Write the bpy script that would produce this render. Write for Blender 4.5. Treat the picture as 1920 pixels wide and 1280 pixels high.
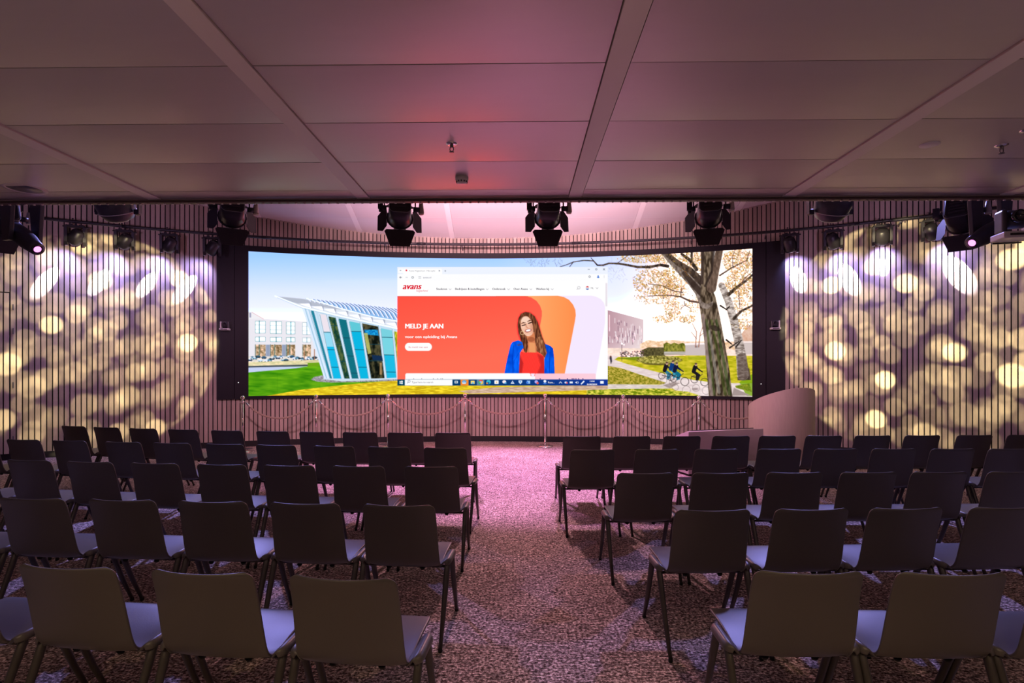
import bpy, bmesh, math, random
import numpy as np
from mathutils import Vector, Matrix

random.seed(7)
rng = np.random.default_rng(11)
scene = bpy.context.scene
for o in list(bpy.data.objects):
    bpy.data.objects.remove(o)
C = scene.collection

# ------------------------------------------------------------------ camera
EYE, F, CX, HY = 1.577, 1000.0, 960.0, 685.0          # eye height, focal px, principal column, horizon row
cam_d = bpy.data.cameras.new('camera')
cam_d.sensor_width = 36.0
cam_d.lens = F / 1920 * 36.0
cam_d.shift_y = (HY - 640) / 1920
cam_d.clip_start = 0.05
cam = bpy.data.objects.new('camera', cam_d)
cam.location = (0, 0, EYE)
cam.rotation_euler = (math.pi / 2, 0, 0)
C.objects.link(cam)
scene.camera = cam

# ------------------------------------------------------------------ world, exposure
world = bpy.data.worlds.new('world')
scene.world = world
world.use_nodes = True
world.node_tree.nodes['Background'].inputs[0].default_value = (0.02, 0.015, 0.02, 1)
world.node_tree.nodes['Background'].inputs[1].default_value = 0.3
vs = scene.view_settings
vs.view_transform = 'Standard'
vs.look = 'None'
vs.exposure = 0.0
vs.gamma = 1.0
vs.use_curve_mapping = False

# light levels (one place to tune)
SCREEN_GAIN = 1.03
HOT = 1.3                                             # over-range of channels the photo shows clipped
GOBO_W = 4300.0
FRESNEL_W = 360.0
FRESNEL_COL = (1.0, 0.50, 0.70)
SIDE_W = 110.0
SIDE_COL = (0.86, 0.52, 1.0)
MAGENTA_W = 1000.0
MAGENTA_COL = (0.95, 0.40, 0.95)
WASH_W = 900.0
WASH_COL = (0.35, 0.34, 1.0)
PINK_W = 620.0
PINK_COL = (1.0, 0.50, 0.58)
BATTEN_W = 160.0
BATTEN_COL = (1.0, 0.58, 0.68)
DOWN_FILL_W = 125.0  # added downlights that warm the nearest chair backs
DOWN_FILL_COL = (1.0, 0.72, 0.36)
UPLIGHT_W = 230.0
UPLIGHT_COL = (1.0, 0.74, 0.62)
MINI_CORE_W = 480.0
MINI_HALO_W = 60.0

# ------------------------------------------------------------------ helpers
def srgb(c):
    return tuple((v / 255 / 12.92) if v / 255 <= 0.04045 else ((v / 255 + 0.055) / 1.055) ** 2.4 for v in c)

def at(px, py, D):
    """point at depth D that the photo shows at pixel px,py"""
    return Vector(((px - CX) / F * D, D, EYE + (HY - py) / F * D))

class MB:
    def __init__(s):
        s.bm = bmesh.new()
    def _put(s, verts, faces, M=None, smooth=False):
        vs_ = [s.bm.verts.new((M @ Vector(v)) if M else Vector(v)) for v in verts]
        for f in faces:
            try:
                fc = s.bm.faces.new([vs_[i] for i in f])
                fc.smooth = smooth
            except ValueError:
                pass
        return vs_
    def box(s, c, size, M=None, bev=0.0):
        x, y, z = c; a, b, d = size[0] / 2, size[1] / 2, size[2] / 2
        v = [(x + i * a, y + j * b, z + k * d) for k in (-1, 1) for j in (-1, 1) for i in (-1, 1)]
        f = [(0, 2, 3, 1), (4, 5, 7, 6), (0, 1, 5, 4), (2, 6, 7, 3), (0, 4, 6, 2), (1, 3, 7, 5)]
        vs_ = s._put(v, f, M)
        if bev:
            es = list({e for q in vs_ for e in q.link_edges})
            bmesh.ops.bevel(s.bm, geom=es, offset=bev, segments=2, affect='EDGES', profile=0.5)
        return s
    def rings(s, rings, closed=True, cap=True, M=None, smooth=True):
        n = len(rings[0]); v = [p for r in rings for p in r]; f = []
        for k in range(len(rings) - 1):
            for i in range(n if closed else n - 1):
                j = (i + 1) % n
                f.append((k * n + i, k * n + j, (k + 1) * n + j, (k + 1) * n + i))
        vs_ = s._put(v, f, M, smooth)
        if cap and closed:
            for r in (vs_[:n][::-1], vs_[-n:]):
                try: s.bm.faces.new(r)
                except ValueError: pass
        return s
    def cyl(s, p0, p1, r0, r1=None, n=14, cap=True, M=None):
        return s.tube([p0, p1], [r0, r0 if r1 is None else r1], n, cap, M)
    def tube(s, pts, r, n=10, cap=True, M=None):
        pts = [Vector(p) for p in pts]
        rr = r if isinstance(r, (list, tuple)) else [r] * len(pts)
        up = None; R = []
        for i, p in enumerate(pts):
            d = (pts[min(i + 1, len(pts) - 1)] - pts[max(i - 1, 0)]).normalized()
            if up is None or abs(up.dot(d)) > 0.95:
                up = Vector((0, 0, 1)) if abs(d.z) < 0.9 else Vector((0, 1, 0))
            a = d.cross(up).normalized(); b = a.cross(d).normalized(); up = b
            R.append([p + (a * math.cos(t) + b * math.sin(t)) * rr[i] for t in [2 * math.pi * k / n for k in range(n)]])
        return s.rings(R, True, cap, M)
    def lathe(s, prof, n=24, M=None, cap=True):
        R = [[(max(r, 1e-4) * math.cos(2 * math.pi * k / n), max(r, 1e-4) * math.sin(2 * math.pi * k / n), z) for k in range(n)] for r, z in prof]
        return s.rings(R, True, cap, M)
    def prism(s, poly, z0, z1, M=None):
        n = len(poly)
        v = [(x, y, z0) for x, y in poly] + [(x, y, z1) for x, y in poly]
        f = [tuple(range(n))[::-1], tuple(range(n, 2 * n))] + [(i, (i + 1) % n, n + (i + 1) % n, n + i) for i in range(n)]
        s._put(v, f, M)
        return s
    def grid(s, P, M=None, smooth=True):
        R = [list(r) for r in P]
        return s.rings(R, False, False, M, smooth)
    def mesh(s, name, bev=0.0):
        bmesh.ops.recalc_face_normals(s.bm, faces=s.bm.faces[:])
        if bev:
            es = [e for e in s.bm.edges if len(e.link_faces) == 2 and e.calc_face_angle(0) > 0.6]
            bmesh.ops.bevel(s.bm, geom=es, offset=bev, segments=2, affect='EDGES', profile=0.5)
        me = bpy.data.meshes.new(name)
        s.bm.to_mesh(me); s.bm.free()
        return me
    def build(s, name, m, parent=None, bev=0.0, label=None):
        return obj(name, s.mesh(name, bev), m, parent, label)

def obj(name, me, m, parent=None, label=None):
    o = bpy.data.objects.new(name, me)
    if m is not None and not me.materials:
        me.materials.append(m)
    C.objects.link(o)
    if parent is not None:
        o.parent = parent
    if label:
        o['label'] = label
    return o

def empty(name, loc=(0, 0, 0), rz=0.0):
    o = bpy.data.objects.new(name, None)
    o.empty_display_size = 0.1
    o.location = loc; o.rotation_euler = (0, 0, rz)
    C.objects.link(o)
    return o

def tag(o, label=None, cat=None, group=None, kind=None):
    if label: o['label'] = label
    if cat: o['category'] = cat
    if group: o['group'] = group
    if kind: o['kind'] = kind
    return o

def copy_tree(o, parent=None):
    kids = list(o.children)
    c = o.copy(); C.objects.link(c); c.parent = parent
    for ch in kids:
        copy_tree(ch, c)
    return c

def RotX(a): return Matrix.Rotation(a, 4, 'X')
def RotY(a): return Matrix.Rotation(a, 4, 'Y')
def RotZ(a): return Matrix.Rotation(a, 4, 'Z')
def T(x, y, z): return Matrix.Translation((x, y, z))

# ------------------------------------------------------------------ materials
def pmat(name, col, rough=0.5, metal=0.0, var=0.06, scale=12.0, bump=0.0, spec=0.5, stretch=(1, 1, 1)):
    m = bpy.data.materials.new(name); m.use_nodes = True
    nt = m.node_tree; b = nt.nodes['Principled BSDF']
    tc = nt.nodes.new('ShaderNodeTexCoord')
    mp = nt.nodes.new('ShaderNodeMapping'); mp.inputs['Scale'].default_value = stretch
    nz = nt.nodes.new('ShaderNodeTexNoise'); nz.inputs['Scale'].default_value = scale; nz.inputs['Detail'].default_value = 4
    mx = nt.nodes.new('ShaderNodeMix'); mx.data_type = 'RGBA'
    mx.inputs[6].default_value = (*[c * (1 - var) for c in col], 1)
    mx.inputs[7].default_value = (*[min(1, c * (1 + var)) for c in col], 1)
    nt.links.new(tc.outputs['Object'], mp.inputs[0]); nt.links.new(mp.outputs[0], nz.inputs['Vector'])
    nt.links.new(nz.outputs[0], mx.inputs[0]); nt.links.new(mx.outputs[2], b.inputs['Base Color'])
    b.inputs['Roughness'].default_value = rough; b.inputs['Metallic'].default_value = metal
    b.inputs['Specular IOR Level'].default_value = spec
    if bump:
        bp = nt.nodes.new('ShaderNodeBump'); bp.inputs['Strength'].default_value = bump; bp.inputs['Distance'].default_value = 0.01
        nt.links.new(nz.outputs[0], bp.inputs['Height']); nt.links.new(bp.outputs[0], b.inputs['Normal'])
    return m

def emat(name, col, strength=1.0, sample=False):
    m = bpy.data.materials.new(name); m.use_nodes = True
    nt = m.node_tree; nt.nodes.clear()
    e = nt.nodes.new('ShaderNodeEmission'); e.inputs[0].default_value = (*col, 1); e.inputs[1].default_value = strength
    o = nt.nodes.new('ShaderNodeOutputMaterial'); nt.links.new(e.outputs[0], o.inputs[0])
    if not sample:
        m.cycles.emission_sampling = 'NONE'
    return m

def carpet_mat():
    m = bpy.data.materials.new('carpet_loop'); m.use_nodes = True
    nt = m.node_tree; N = nt.nodes; L = nt.links; b = N['Principled BSDF']
    tc = N.new('ShaderNodeTexCoord')
    mp = N.new('ShaderNodeMapping'); mp.inputs['Scale'].default_value = (1.0, 1.0, 1.0)
    L.new(tc.outputs['Object'], mp.inputs[0])
    n1 = N.new('ShaderNodeTexNoise'); n1.inputs['Scale'].default_value = 62; n1.inputs['Detail'].default_value = 3; n1.inputs['Roughness'].default_value = 0.7
    mp2 = N.new('ShaderNodeMapping'); mp2.inputs['Scale'].default_value = (0.55, 1.6, 1)
    L.new(tc.outputs['Object'], mp2.inputs[0])
    n2 = N.new('ShaderNodeTexVoronoi'); n2.inputs['Scale'].default_value = 70
    n3 = N.new('ShaderNodeTexNoise'); n3.inputs['Scale'].default_value = 2.2; n3.inputs['Detail'].default_value = 5
    L.new(mp.outputs[0], n1.inputs['Vector']); L.new(mp2.outputs[0], n2.inputs['Vector']); L.new(mp.outputs[0], n3.inputs['Vector'])
    cr = N.new('ShaderNodeValToRGB')
    e = cr.color_ramp.elements
    e[0].position = 0.40; e[0].color = (0.085, 0.055, 0.048, 1)
    e[1].position = 0.63; e[1].color = (0.95, 0.82, 0.76, 1)
    k = e.new(0.5); k.color = (0.38, 0.29, 0.255, 1)
    L.new(n1.outputs[0], cr.inputs[0])
    sep = N.new('ShaderNodeSeparateColor'); L.new(n2.outputs['Color'], sep.inputs[0])
    mr = N.new('ShaderNodeMapRange'); mr.inputs[3].default_value = 0.35; mr.inputs[4].default_value = 1.6
    L.new(sep.outputs[0], mr.inputs[0])
    mr3 = N.new('ShaderNodeMapRange'); mr3.inputs[1].default_value = 0.3; mr3.inputs[2].default_value = 0.7; mr3.inputs[3].default_value = 0.85; mr3.inputs[4].default_value = 1.12
    L.new(n3.outputs[0], mr3.inputs[0])
    mu = N.new('ShaderNodeMath'); mu.operation = 'MULTIPLY'; L.new(mr.outputs[0], mu.inputs[0]); L.new(mr3.outputs[0], mu.inputs[1])
    vm = N.new('ShaderNodeVectorMath'); vm.operation = 'SCALE'; L.new(cr.outputs[0], vm.inputs[0]); L.new(mu.outputs[0], vm.inputs['Scale'])
    L.new(vm.outputs[0], b.inputs['Base Color'])
    b.inputs['Roughness'].default_value = 0.95; b.inputs['Specular IOR Level'].default_value = 0.1
    bp = N.new('ShaderNodeBump'); bp.inputs['Strength'].default_value = 0.6; bp.inputs['Distance'].default_value = 0.006
    L.new(n1.outputs[0], bp.inputs['Height']); L.new(bp.outputs[0], b.inputs['Normal'])
    return m

def wood_mat(name, dark, light, rand=0.18, scale=1.0):
    m = bpy.data.materials.new(name); m.use_nodes = True
    nt = m.node_tree; N = nt.nodes; L = nt.links; b = N['Principled BSDF']
    tc = N.new('ShaderNodeTexCoord'); oi = N.new('ShaderNodeObjectInfo')
    ad = N.new('ShaderNodeVectorMath'); ad.operation = 'ADD'
    cb = N.new('ShaderNodeCombineXYZ')
    mm = N.new('ShaderNodeMath'); mm.operation = 'MULTIPLY'; mm.inputs[1].default_value = 37.0
    L.new(oi.outputs['Random'], mm.inputs[0]); L.new(mm.outputs[0], cb.inputs[0]); L.new(mm.outputs[0], cb.inputs[2])
    L.new(tc.outputs['Object'], ad.inputs[0]); L.new(cb.outputs[0], ad.inputs[1])
    mp = N.new('ShaderNodeMapping'); mp.inputs['Scale'].default_value = (14 * scale, 14 * scale, 1.1 * scale)
    L.new(ad.outputs[0], mp.inputs[0])
    nz = N.new('ShaderNodeTexNoise'); nz.inputs['Scale'].default_value = 2.2; nz.inputs['Detail'].default_value = 3; nz.inputs['Distortion'].default_value = 0.8
    L.new(mp.outputs[0], nz.inputs['Vector'])
    wv = N.new('ShaderNodeMath'); wv.operation = 'MULTIPLY'; wv.inputs[1].default_value = 42.0
    L.new(nz.outputs[0], wv.inputs[0])
    sn = N.new('ShaderNodeMath'); sn.operation = 'SINE'; L.new(wv.outputs[0], sn.inputs[0])
    n2 = N.new('ShaderNodeTexNoise'); n2.inputs['Scale'].default_value = 30; n2.inputs['Detail'].default_value = 3
    mp2 = N.new('ShaderNodeMapping'); mp2.inputs['Scale'].default_value = (6, 6, 0.25); L.new(ad.outputs[0], mp2.inputs[0]); L.new(mp2.outputs[0], n2.inputs['Vector'])
    mr = N.new('ShaderNodeMapRange'); mr.inputs[1].default_value = -1; mr.inputs[2].default_value = 1; mr.inputs[3].default_value = 0.32; mr.inputs[4].default_value = 0.68
    L.new(sn.outputs[0], mr.inputs[0])
    av = N.new('ShaderNodeMix'); av.data_type = 'FLOAT'; av.inputs[0].default_value = 0.5
    L.new(mr.outputs[0], av.inputs[2]); L.new(n2.outputs[0], av.inputs[3])
    mx = N.new('ShaderNodeMix'); mx.data_type = 'RGBA'
    mx.inputs[6].default_value = (*dark, 1); mx.inputs[7].default_value = (*light, 1)
    L.new(av.outputs[0], mx.inputs[0])
    rr = N.new('ShaderNodeMapRange'); rr.inputs[3].default_value = 1 - rand; rr.inputs[4].default_value = 1 + rand
    L.new(oi.outputs['Random'], rr.inputs[0])
    vm = N.new('ShaderNodeVectorMath'); vm.operation = 'SCALE'; L.new(mx.outputs[2], vm.inputs[0]); L.new(rr.outputs[0], vm.inputs['Scale'])
    L.new(vm.outputs[0], b.inputs['Base Color'])
    b.inputs['Roughness'].default_value = 0.6; b.inputs['Specular IOR Level'].default_value = 0.3
    return m

M_carpet = carpet_mat()
M_slat = wood_mat('oak_slat', (0.38, 0.30, 0.25), (0.64, 0.53, 0.45))
M_back = pmat('black_felt', (0.012, 0.010, 0.012), 0.95, 0, 0.2, 60)
M_base = pmat('black_skirting', (0.012, 0.010, 0.012), 0.6)
M_ceil = pmat('ceiling_panel', (0.60, 0.55, 0.53), 0.36, 0.35, 0.03, 3, 0.0, 0.5, (1, 6, 1)); M_ceil.node_tree.nodes['Principled BSDF'].inputs['IOR'].default_value = 2.1
M_strip = pmat('ceiling_strip', (0.74, 0.68, 0.66), 0.34, 0, 0.03, 4)
M_stagec = pmat('stage_ceiling', (0.78, 0.74, 0.76), 0.5, 0, 0.02, 3)
M_stages = pmat('stage_strip', (0.95, 0.93, 0.93), 0.5, 0, 0.02, 3)
M_plain = pmat('dark_plaster', (0.16, 0.13, 0.14), 0.9, 0, 0.08, 4)
M_rail = pmat('brown_rail', (0.13, 0.085, 0.085), 0.4, 0.1, 0.1, 20)
M_railhi = pmat('rail_lip', (0.32, 0.26, 0.26), 0.4, 0.2)
M_glide = pmat('white_glider', (0.8, 0.76, 0.76), 0.4)
M_frame = pmat('screen_surround', (0.014, 0.012, 0.018), 0.5, 0.0, 0.12, 40, 0, 0.25)
M_black = pmat('black_metal', (0.030, 0.027, 0.034), 0.40, 0.3, 0.15, 30)
M_dark = pmat('dark_plastic', (0.055, 0.050, 0.065), 0.4, 0.0, 0.15, 30)
M_flap = pmat('matt_black_sheet', (0.045, 0.036, 0.045), 0.6, 0.1, 0.2, 90)
M_grey = pmat('grey_metal', (0.20, 0.19, 0.21), 0.35, 0.7, 0.1, 20)
M_pale = pmat('pale_plastic', (0.62, 0.60, 0.60), 0.35, 0, 0.04, 20)
M_chrome = pmat('chrome', (0.85, 0.82, 0.82), 0.12, 1.0, 0.02, 20)
M_rope = pmat('beige_rope', (0.44, 0.33, 0.25), 0.85, 0, 0.35, 160, 0.4)
M_shell = pmat('grey_chair_shell', (0.098, 0.089, 0.083), 0.42, 0, 0.07, 220, 0.04, 0.6)
M_leg = pmat('dark_chair_leg', (0.070, 0.062, 0.058), 0.42, 0.25, 0.1, 60)
M_glid = pmat('black_rubber', (0.01, 0.01, 0.01), 0.8)
M_lect = wood_mat('lectern_veneer', (0.56, 0.47, 0.39), (0.72, 0.62, 0.53), 0.0, 0.4)
M_desk = pmat('white_desk', (0.66, 0.58, 0.56), 0.45, 0, 0.03, 20)
M_orange = pmat('orange_sticker', (0.75, 0.30, 0.03), 0.5)
M_plug = pmat('beige_plug', (0.55, 0.48, 0.40), 0.45)
M_lens = pmat('lens_glass', (0.02, 0.018, 0.03), 0.06, 0.0, 0.05, 10, 0, 0.9)
M_white = pmat('white_housing', (0.72, 0.70, 0.72), 0.35)
M_pinklens = emat('magenta_led', (1.0, 0.25, 0.85), 2.5)
M_dot = emat('status_led', (1, 1, 1), 1.5)

# ------------------------------------------------------------------ the curved wall
WC = Vector((-0.6, 11.12 - 14.8)); WR = 14.8
def arc(phi, r, z):
    return Vector((WC.x + r * math.sin(phi), WC.y + r * math.cos(phi), z))
def phi_px(px, r=WR):
    """arc angle of the point of the circle seen in photo column px"""
    k = (px - CX) / F
    lo, hi = -1.2, 1.2
    for _ in range(60):
        m = (lo + hi) / 2
        p = arc(m, r, 0)
        if p.x / p.y < k: lo = m
        else: hi = m
    return lo
PITCH = 0.078; SW = 0.0615; ST = 0.030
dphi = PITCH / WR
P_SL, P_SR = phi_px(407.5), phi_px(1471)             # black surround of the screen
P_L, P_R = -0.72, 0.80                               # ends of the curved wall
Z_TOP = 5.25
SUR_Z0, SUR_Z1 = 0.925, 3.90
def band(name, p0, p1, r0, r1, z0, z1, m, parent=None, n=40):
    b = MB(); R = []
    for i in range(n + 1):
        p = p0 + (p1 - p0) * i / n
        R.append([arc(p, r0, z0), arc(p, r1, z0), arc(p, r1, z1), arc(p, r0, z1)])
    b.rings(R, True, True, None, False)
    return b.build(name, m, parent)

wall_back = tag(band('wall_back', P_SL, P_SR, WR, WR + 0.2, 0, Z_TOP, M_back), 'dark backing of slatted wall around the screen', kind='structure')
wall_left = tag(band('wall_left', P_L, P_SL, WR, WR + 0.2, 0, Z_TOP, M_back), 'dark backing of slatted wall left of the screen', kind='structure')
wall_right = tag(band('wall_right', P_SR, P_R, WR, WR + 0.2, 0, Z_TOP, M_back), 'dark backing of slatted wall right of the screen', kind='structure')
def slat_mesh(h):
    b = MB(); b.box((0, 0, h / 2), (SW, ST, h)); return b.mesh('slat')
me_full = slat_mesh(Z_TOP - 0.11); me_low = slat_mesh(SUR_Z0 - 0.11); me_up = slat_mesh(Z_TOP - SUR_Z1)
DOOR_Z = 2.80; P_DOOR1 = phi_px(24.5); P_DOOR0 = P_DOOR1 - 13.5 * dphi
me_door = slat_mesh(DOOR_Z - 0.02 - 0.11); me_over = slat_mesh(Z_TOP - DOOR_Z)
for me in (me_full, me_low, me_up, me_door, me_over):
    me.materials.append(M_slat); me.materials.append(M_back)
    for p in me.polygons: p.material_index = 0 if p.normal.y < -0.9 else 1
door = tag(band('door_1', P_DOOR0, P_DOOR1, WR - 0.004, WR - 0.028, 0.01, DOOR_Z - 0.012, M_back, n=10), 'slat covered hidden door at the left edge', kind='structure')
def place_slat(me, phi, z, parent, dr=0.0):
    o = obj('slat', me, None, parent)
    o.location = arc(phi, WR - ST / 2 - dr, z); o.rotation_euler = (0, 0, -phi)
k0 = int(P_L / dphi) - 1
for k in range(k0, int(P_R / dphi) + 2):
    p = (k + 0.5) * dphi
    if p < P_L or p > P_R: continue
    if P_SL - 0.3 * dphi < p < P_SR + 0.3 * dphi:
        place_slat(me_low, p, 0.11, wall_back); place_slat(me_up, p, SUR_Z1, wall_back)
    elif P_DOOR0 < p < P_DOOR1:
        place_slat(me_door, p, 0.11, door, 0.026); place_slat(me_over, p, DOOR_Z, wall_left)
    else:
        place_slat(me_full, p, 0.11, wall_left if p < 0 else wall_right)
hb = MB()
for z in (0.35, 1.25, 2.15, 2.55):
    hb.box((0, 0, 0), (0.016, 0.03, 0.10), T(*arc(P_DOOR1 + 0.0006, WR - 0.03, z)) @ RotZ(-P_DOOR1))
hb.build('door_hinge', M_grey, door)
for nm, a, b_ in (('baseboard_left', P_DOOR1, P_SL), ('baseboard_back', P_SL, P_SR), ('baseboard_right', P_SR, P_R), ('baseboard_door', P_L, P_DOOR0)):
    tag(band(nm, a, b_, WR - 0.03, WR, 0, 0.112, M_base), kind='structure')

# ------------------------------------------------------------------ floor, plain walls
fl = MB(); fl.box((0, 4, -0.05), (26, 18, 0.1)); tag(fl.build('floor', M_carpet), 'speckled brown loop carpet', kind='structure')
w = MB(); w.box((-10.6, 1.4, 2.6), (0.2, 13.2, 5.3)); tag(w.build('wall_side_left', M_plain), kind='structure')
w = MB(); w.box((10.6, 1.0, 2.6), (0.2, 12.4, 5.3)); tag(w.build('wall_side_right', M_plain), kind='structure')
w = MB(); w.box((0, -5.0, 2.6), (21, 0.2, 5.3)); tag(w.build('wall_rear', M_plain), kind='structure')

# ------------------------------------------------------------------ ceiling (room axis turned 0.9 degree)
YS = 0.0160
CZ = 3.0
MR = RotZ(-math.atan(YS))
def RW(u, v, z): return MR @ Vector((u, v, z))
V_E = 4.52
c = MB(); c.box((0, (V_E - 5.2) / 2, CZ + 0.09), (23, V_E + 5.2, 0.1), MR)
ceiling = tag(c.build('ceiling', M_plain), 'pale panelled ceiling over the seating', kind='structure')
SU = [0.46 + 1.795 * k for k in range(-4, 5)]
JV = [V_E] + [4.33 - 0.603 * k for k in range(0, 9)]
def panel_mesh(wd, dp):
    nx, ny = 6, 8; P = []
    for j in range(ny + 1):
        r = []
        for i in range(nx + 1):
            x = -wd / 2 + wd * i / nx; y = -dp / 2 + dp * j / ny
            sag = 0.010 * (1 - (2 * i / nx - 1) ** 2) ** 0.5 * (1 - (2 * j / ny - 1) ** 2) * min(1, dp / 0.6)
            r.append((x, y, -sag))
        P.append(r)
    b = MB(); b.grid(P)
    b.box((0, 0, 0.016), (wd, dp, 0.03))
    return b.mesh('ceiling_panel')
pm_short = panel_mesh(1.675, V_E - 4.33 - 0.006); pm = panel_mesh(1.675, 0.597)
pm_short.materials.append(M_ceil); pm.materials.append(M_ceil)
for i in range(len(SU) - 1):
    for j in range(len(JV) - 1):
        o = obj('ceiling_panel', pm_short if j == 0 else pm, None, ceiling)
        o.location = RW((SU[i] + SU[i + 1]) / 2, (JV[j] + JV[j + 1]) / 2, CZ + 0.004)
        o.rotation_euler = (random.uniform(-0.002, 0.003), random.uniform(-.001, .001), -math.atan(YS))
sm = MB(); sm.box((0, 0, 0.014), (0.108, 2.99, 0.03)); sm = sm.mesh('ceiling_strip', 0.002); sm.materials.append(M_strip)
for u in SU:
    for v in (V_E - 1.5, V_E - 4.5):
        o = obj('ceiling_strip', sm, None, ceiling); o.location = RW(u, v, CZ - 0.004); o.rotation_euler = (0, 0, -math.atan(YS))
b = MB(); b.box((0, V_E + 0.10, 4.15), (23, 0.12, 2.22), MR)
tag(b.build('wall_bulkhead', M_plain), 'dark bulkhead above the front edge of the low ceiling', kind='structure')
b = MB(); b.box((0, V_E + 0.022, CZ - 0.016), (22, 0.03, 0.034), MR); trim = tag(b.build('trim_1', M_rail), 'dark curtain rail along the ceiling edge', kind='structure')
b = MB(); b.box((0, V_E + 0.0, CZ - 0.006), (22, 0.012, 0.010), MR); b.build('rail_lip', M_railhi, trim)
b = MB(); b.box((0, V_E - 0.004, CZ - 0.026), (22, 0.014, 0.012), MR); b.build('rail_track', M_rail, trim)
b = MB()
for k in range(-120, 121):
    b.box((k * 0.0712, V_E + 0.02, CZ - 0.036), (0.016, 0.012, 0.008), MR)
gl = b.build('curtain_glider', M_glide, trim); gl['kind'] = 'stuff'

# stage ceiling: high flat part, then sloping down to the curved wall
def z_stage(D): return 4.22 + 0.40 * (11.1 - D)
D0s = 9.15
b = MB(); b.box((0, (V_E + D0s) / 2, z_stage(D0s) + 0.12), (23, D0s - V_E + 0.2, 0.1)); b.build('x', M_plain).name = 'ceiling_stage'
cst = tag(bpy.data.objects['ceiling_stage'], 'pale sloping ceiling above the screen', kind='structure')
b = MB(); SX = [0.62 + 1.86 * k for k in range(-6, 7)]
tilt = math.atan(-0.40)
b.box((0, 0, 0), (23, 2.5 / math.cos(tilt), 0.04), T(0, 10.2, z_stage(10.2) + 0.06) @ RotX(tilt)); b.build('ceiling_backing', M_plain, cst)
def slope_piece(name, x0, x1, d0, d1, dz, m):
    q = MB(); R = []
    for x in (x0, x1):
        R.append([(x, d0, z_stage(d0) + dz), (x, d1, z_stage(d1) + dz), (x, d1, z_stage(d1) + dz + 0.03), (x, d0, z_stage(d0) + dz + 0.03)])
    q.rings(R, True, True, None, False)
    return q.build(name, m, cst)
for i in range(len(SX) - 1):
    for d0, d1 in ((D0s, 9.75), (9.753, 10.45), (10.453, 11.25)):
        slope_piece('ceiling_panel', SX[i] + 0.055, SX[i + 1] - 0.055, d0, d1, 0.0, M_stagec)
for x in SX:
    slope_piece('ceiling_strip', x - 0.052, x + 0.052, D0s, 11.25, -0.010, M_stages)

# ------------------------------------------------------------------ LED screen
R_PIC = WR - 0.075
PIC_L, PIC_R = phi_px(466, R_PIC), phi_px(1410.5, R_PIC)
PIC_Z0, PIC_Z1 = 0.985, 3.79
screen = tag(empty('led_video_wall', arc(0.5 * (PIC_L + PIC_R), R_PIC, SUR_Z0)), 'large curved video wall showing a campus photo and a browser window', 'screen')
SCR_INV = Matrix.Translation(-screen.location)
def on_screen(px, py, off):
    """numpy: photo pixels -> points on the curved screen (relative to the screen's origin)"""
    r = R_PIC - off
    k = (np.asarray(px, float) - CX) / F; py = np.asarray(py, float)
    a = k * k + 1; bq = -(k * WC.x + WC.y); cq = WC.x ** 2 + WC.y ** 2 - r * r
    D = (-bq + np.sqrt(bq * bq - a * cq)) / a
    return np.stack([k * D - screen.location.x, D - screen.location.y, EYE + (HY - py) / F * D - screen.location.z], -1)

# surround: frame of four bands plus the wide black side panels
def sband(name, p0, p1, z0, z1, r1, m=M_frame, n=30):
    o = band(name, p0, p1, WR - 0.03, r1, z0, z1, m, None, n)
    o.data.transform(SCR_INV); o.parent = screen
    return o
RF = R_PIC - 0.012
sband('surround_rail', PIC_L, PIC_R, PIC_Z1, SUR_Z1, RF)
sband('surround_rail', PIC_L, PIC_R, SUR_Z0, PIC_Z0, RF)
seamL, seamR = phi_px(441), phi_px(1435.5)
sp1 = sband('side_panel', P_SL, seamL - 0.0003, SUR_Z0, SUR_Z1, RF, n=6); sband('side_panel', seamL + 0.0003, PIC_L, SUR_Z0, SUR_Z1, RF - 0.004, n=4)
sp2 = sband('side_panel', seamR + 0.0003, P_SR, SUR_Z0, SUR_Z1, RF, n=6); sband('side_panel', PIC_R, seamR - 0.0003, SUR_Z0, SUR_Z1, RF - 0.004, n=4)
band_back = sband('screen_backing', PIC_L, PIC_R, PIC_Z0, PIC_Z1, R_PIC + 0.01)
b = MB()
for px, py in ((447, 717), (1427, 719.5)):
    p = on_screen(px, py, 0.02); b.lathe([(0.0, -0.004), (0.008, -0.003), (0.008, 0.003)], 8, T(*p) @ RotX(math.pi / 2))
b.build('status_light', M_dot, screen)

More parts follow.
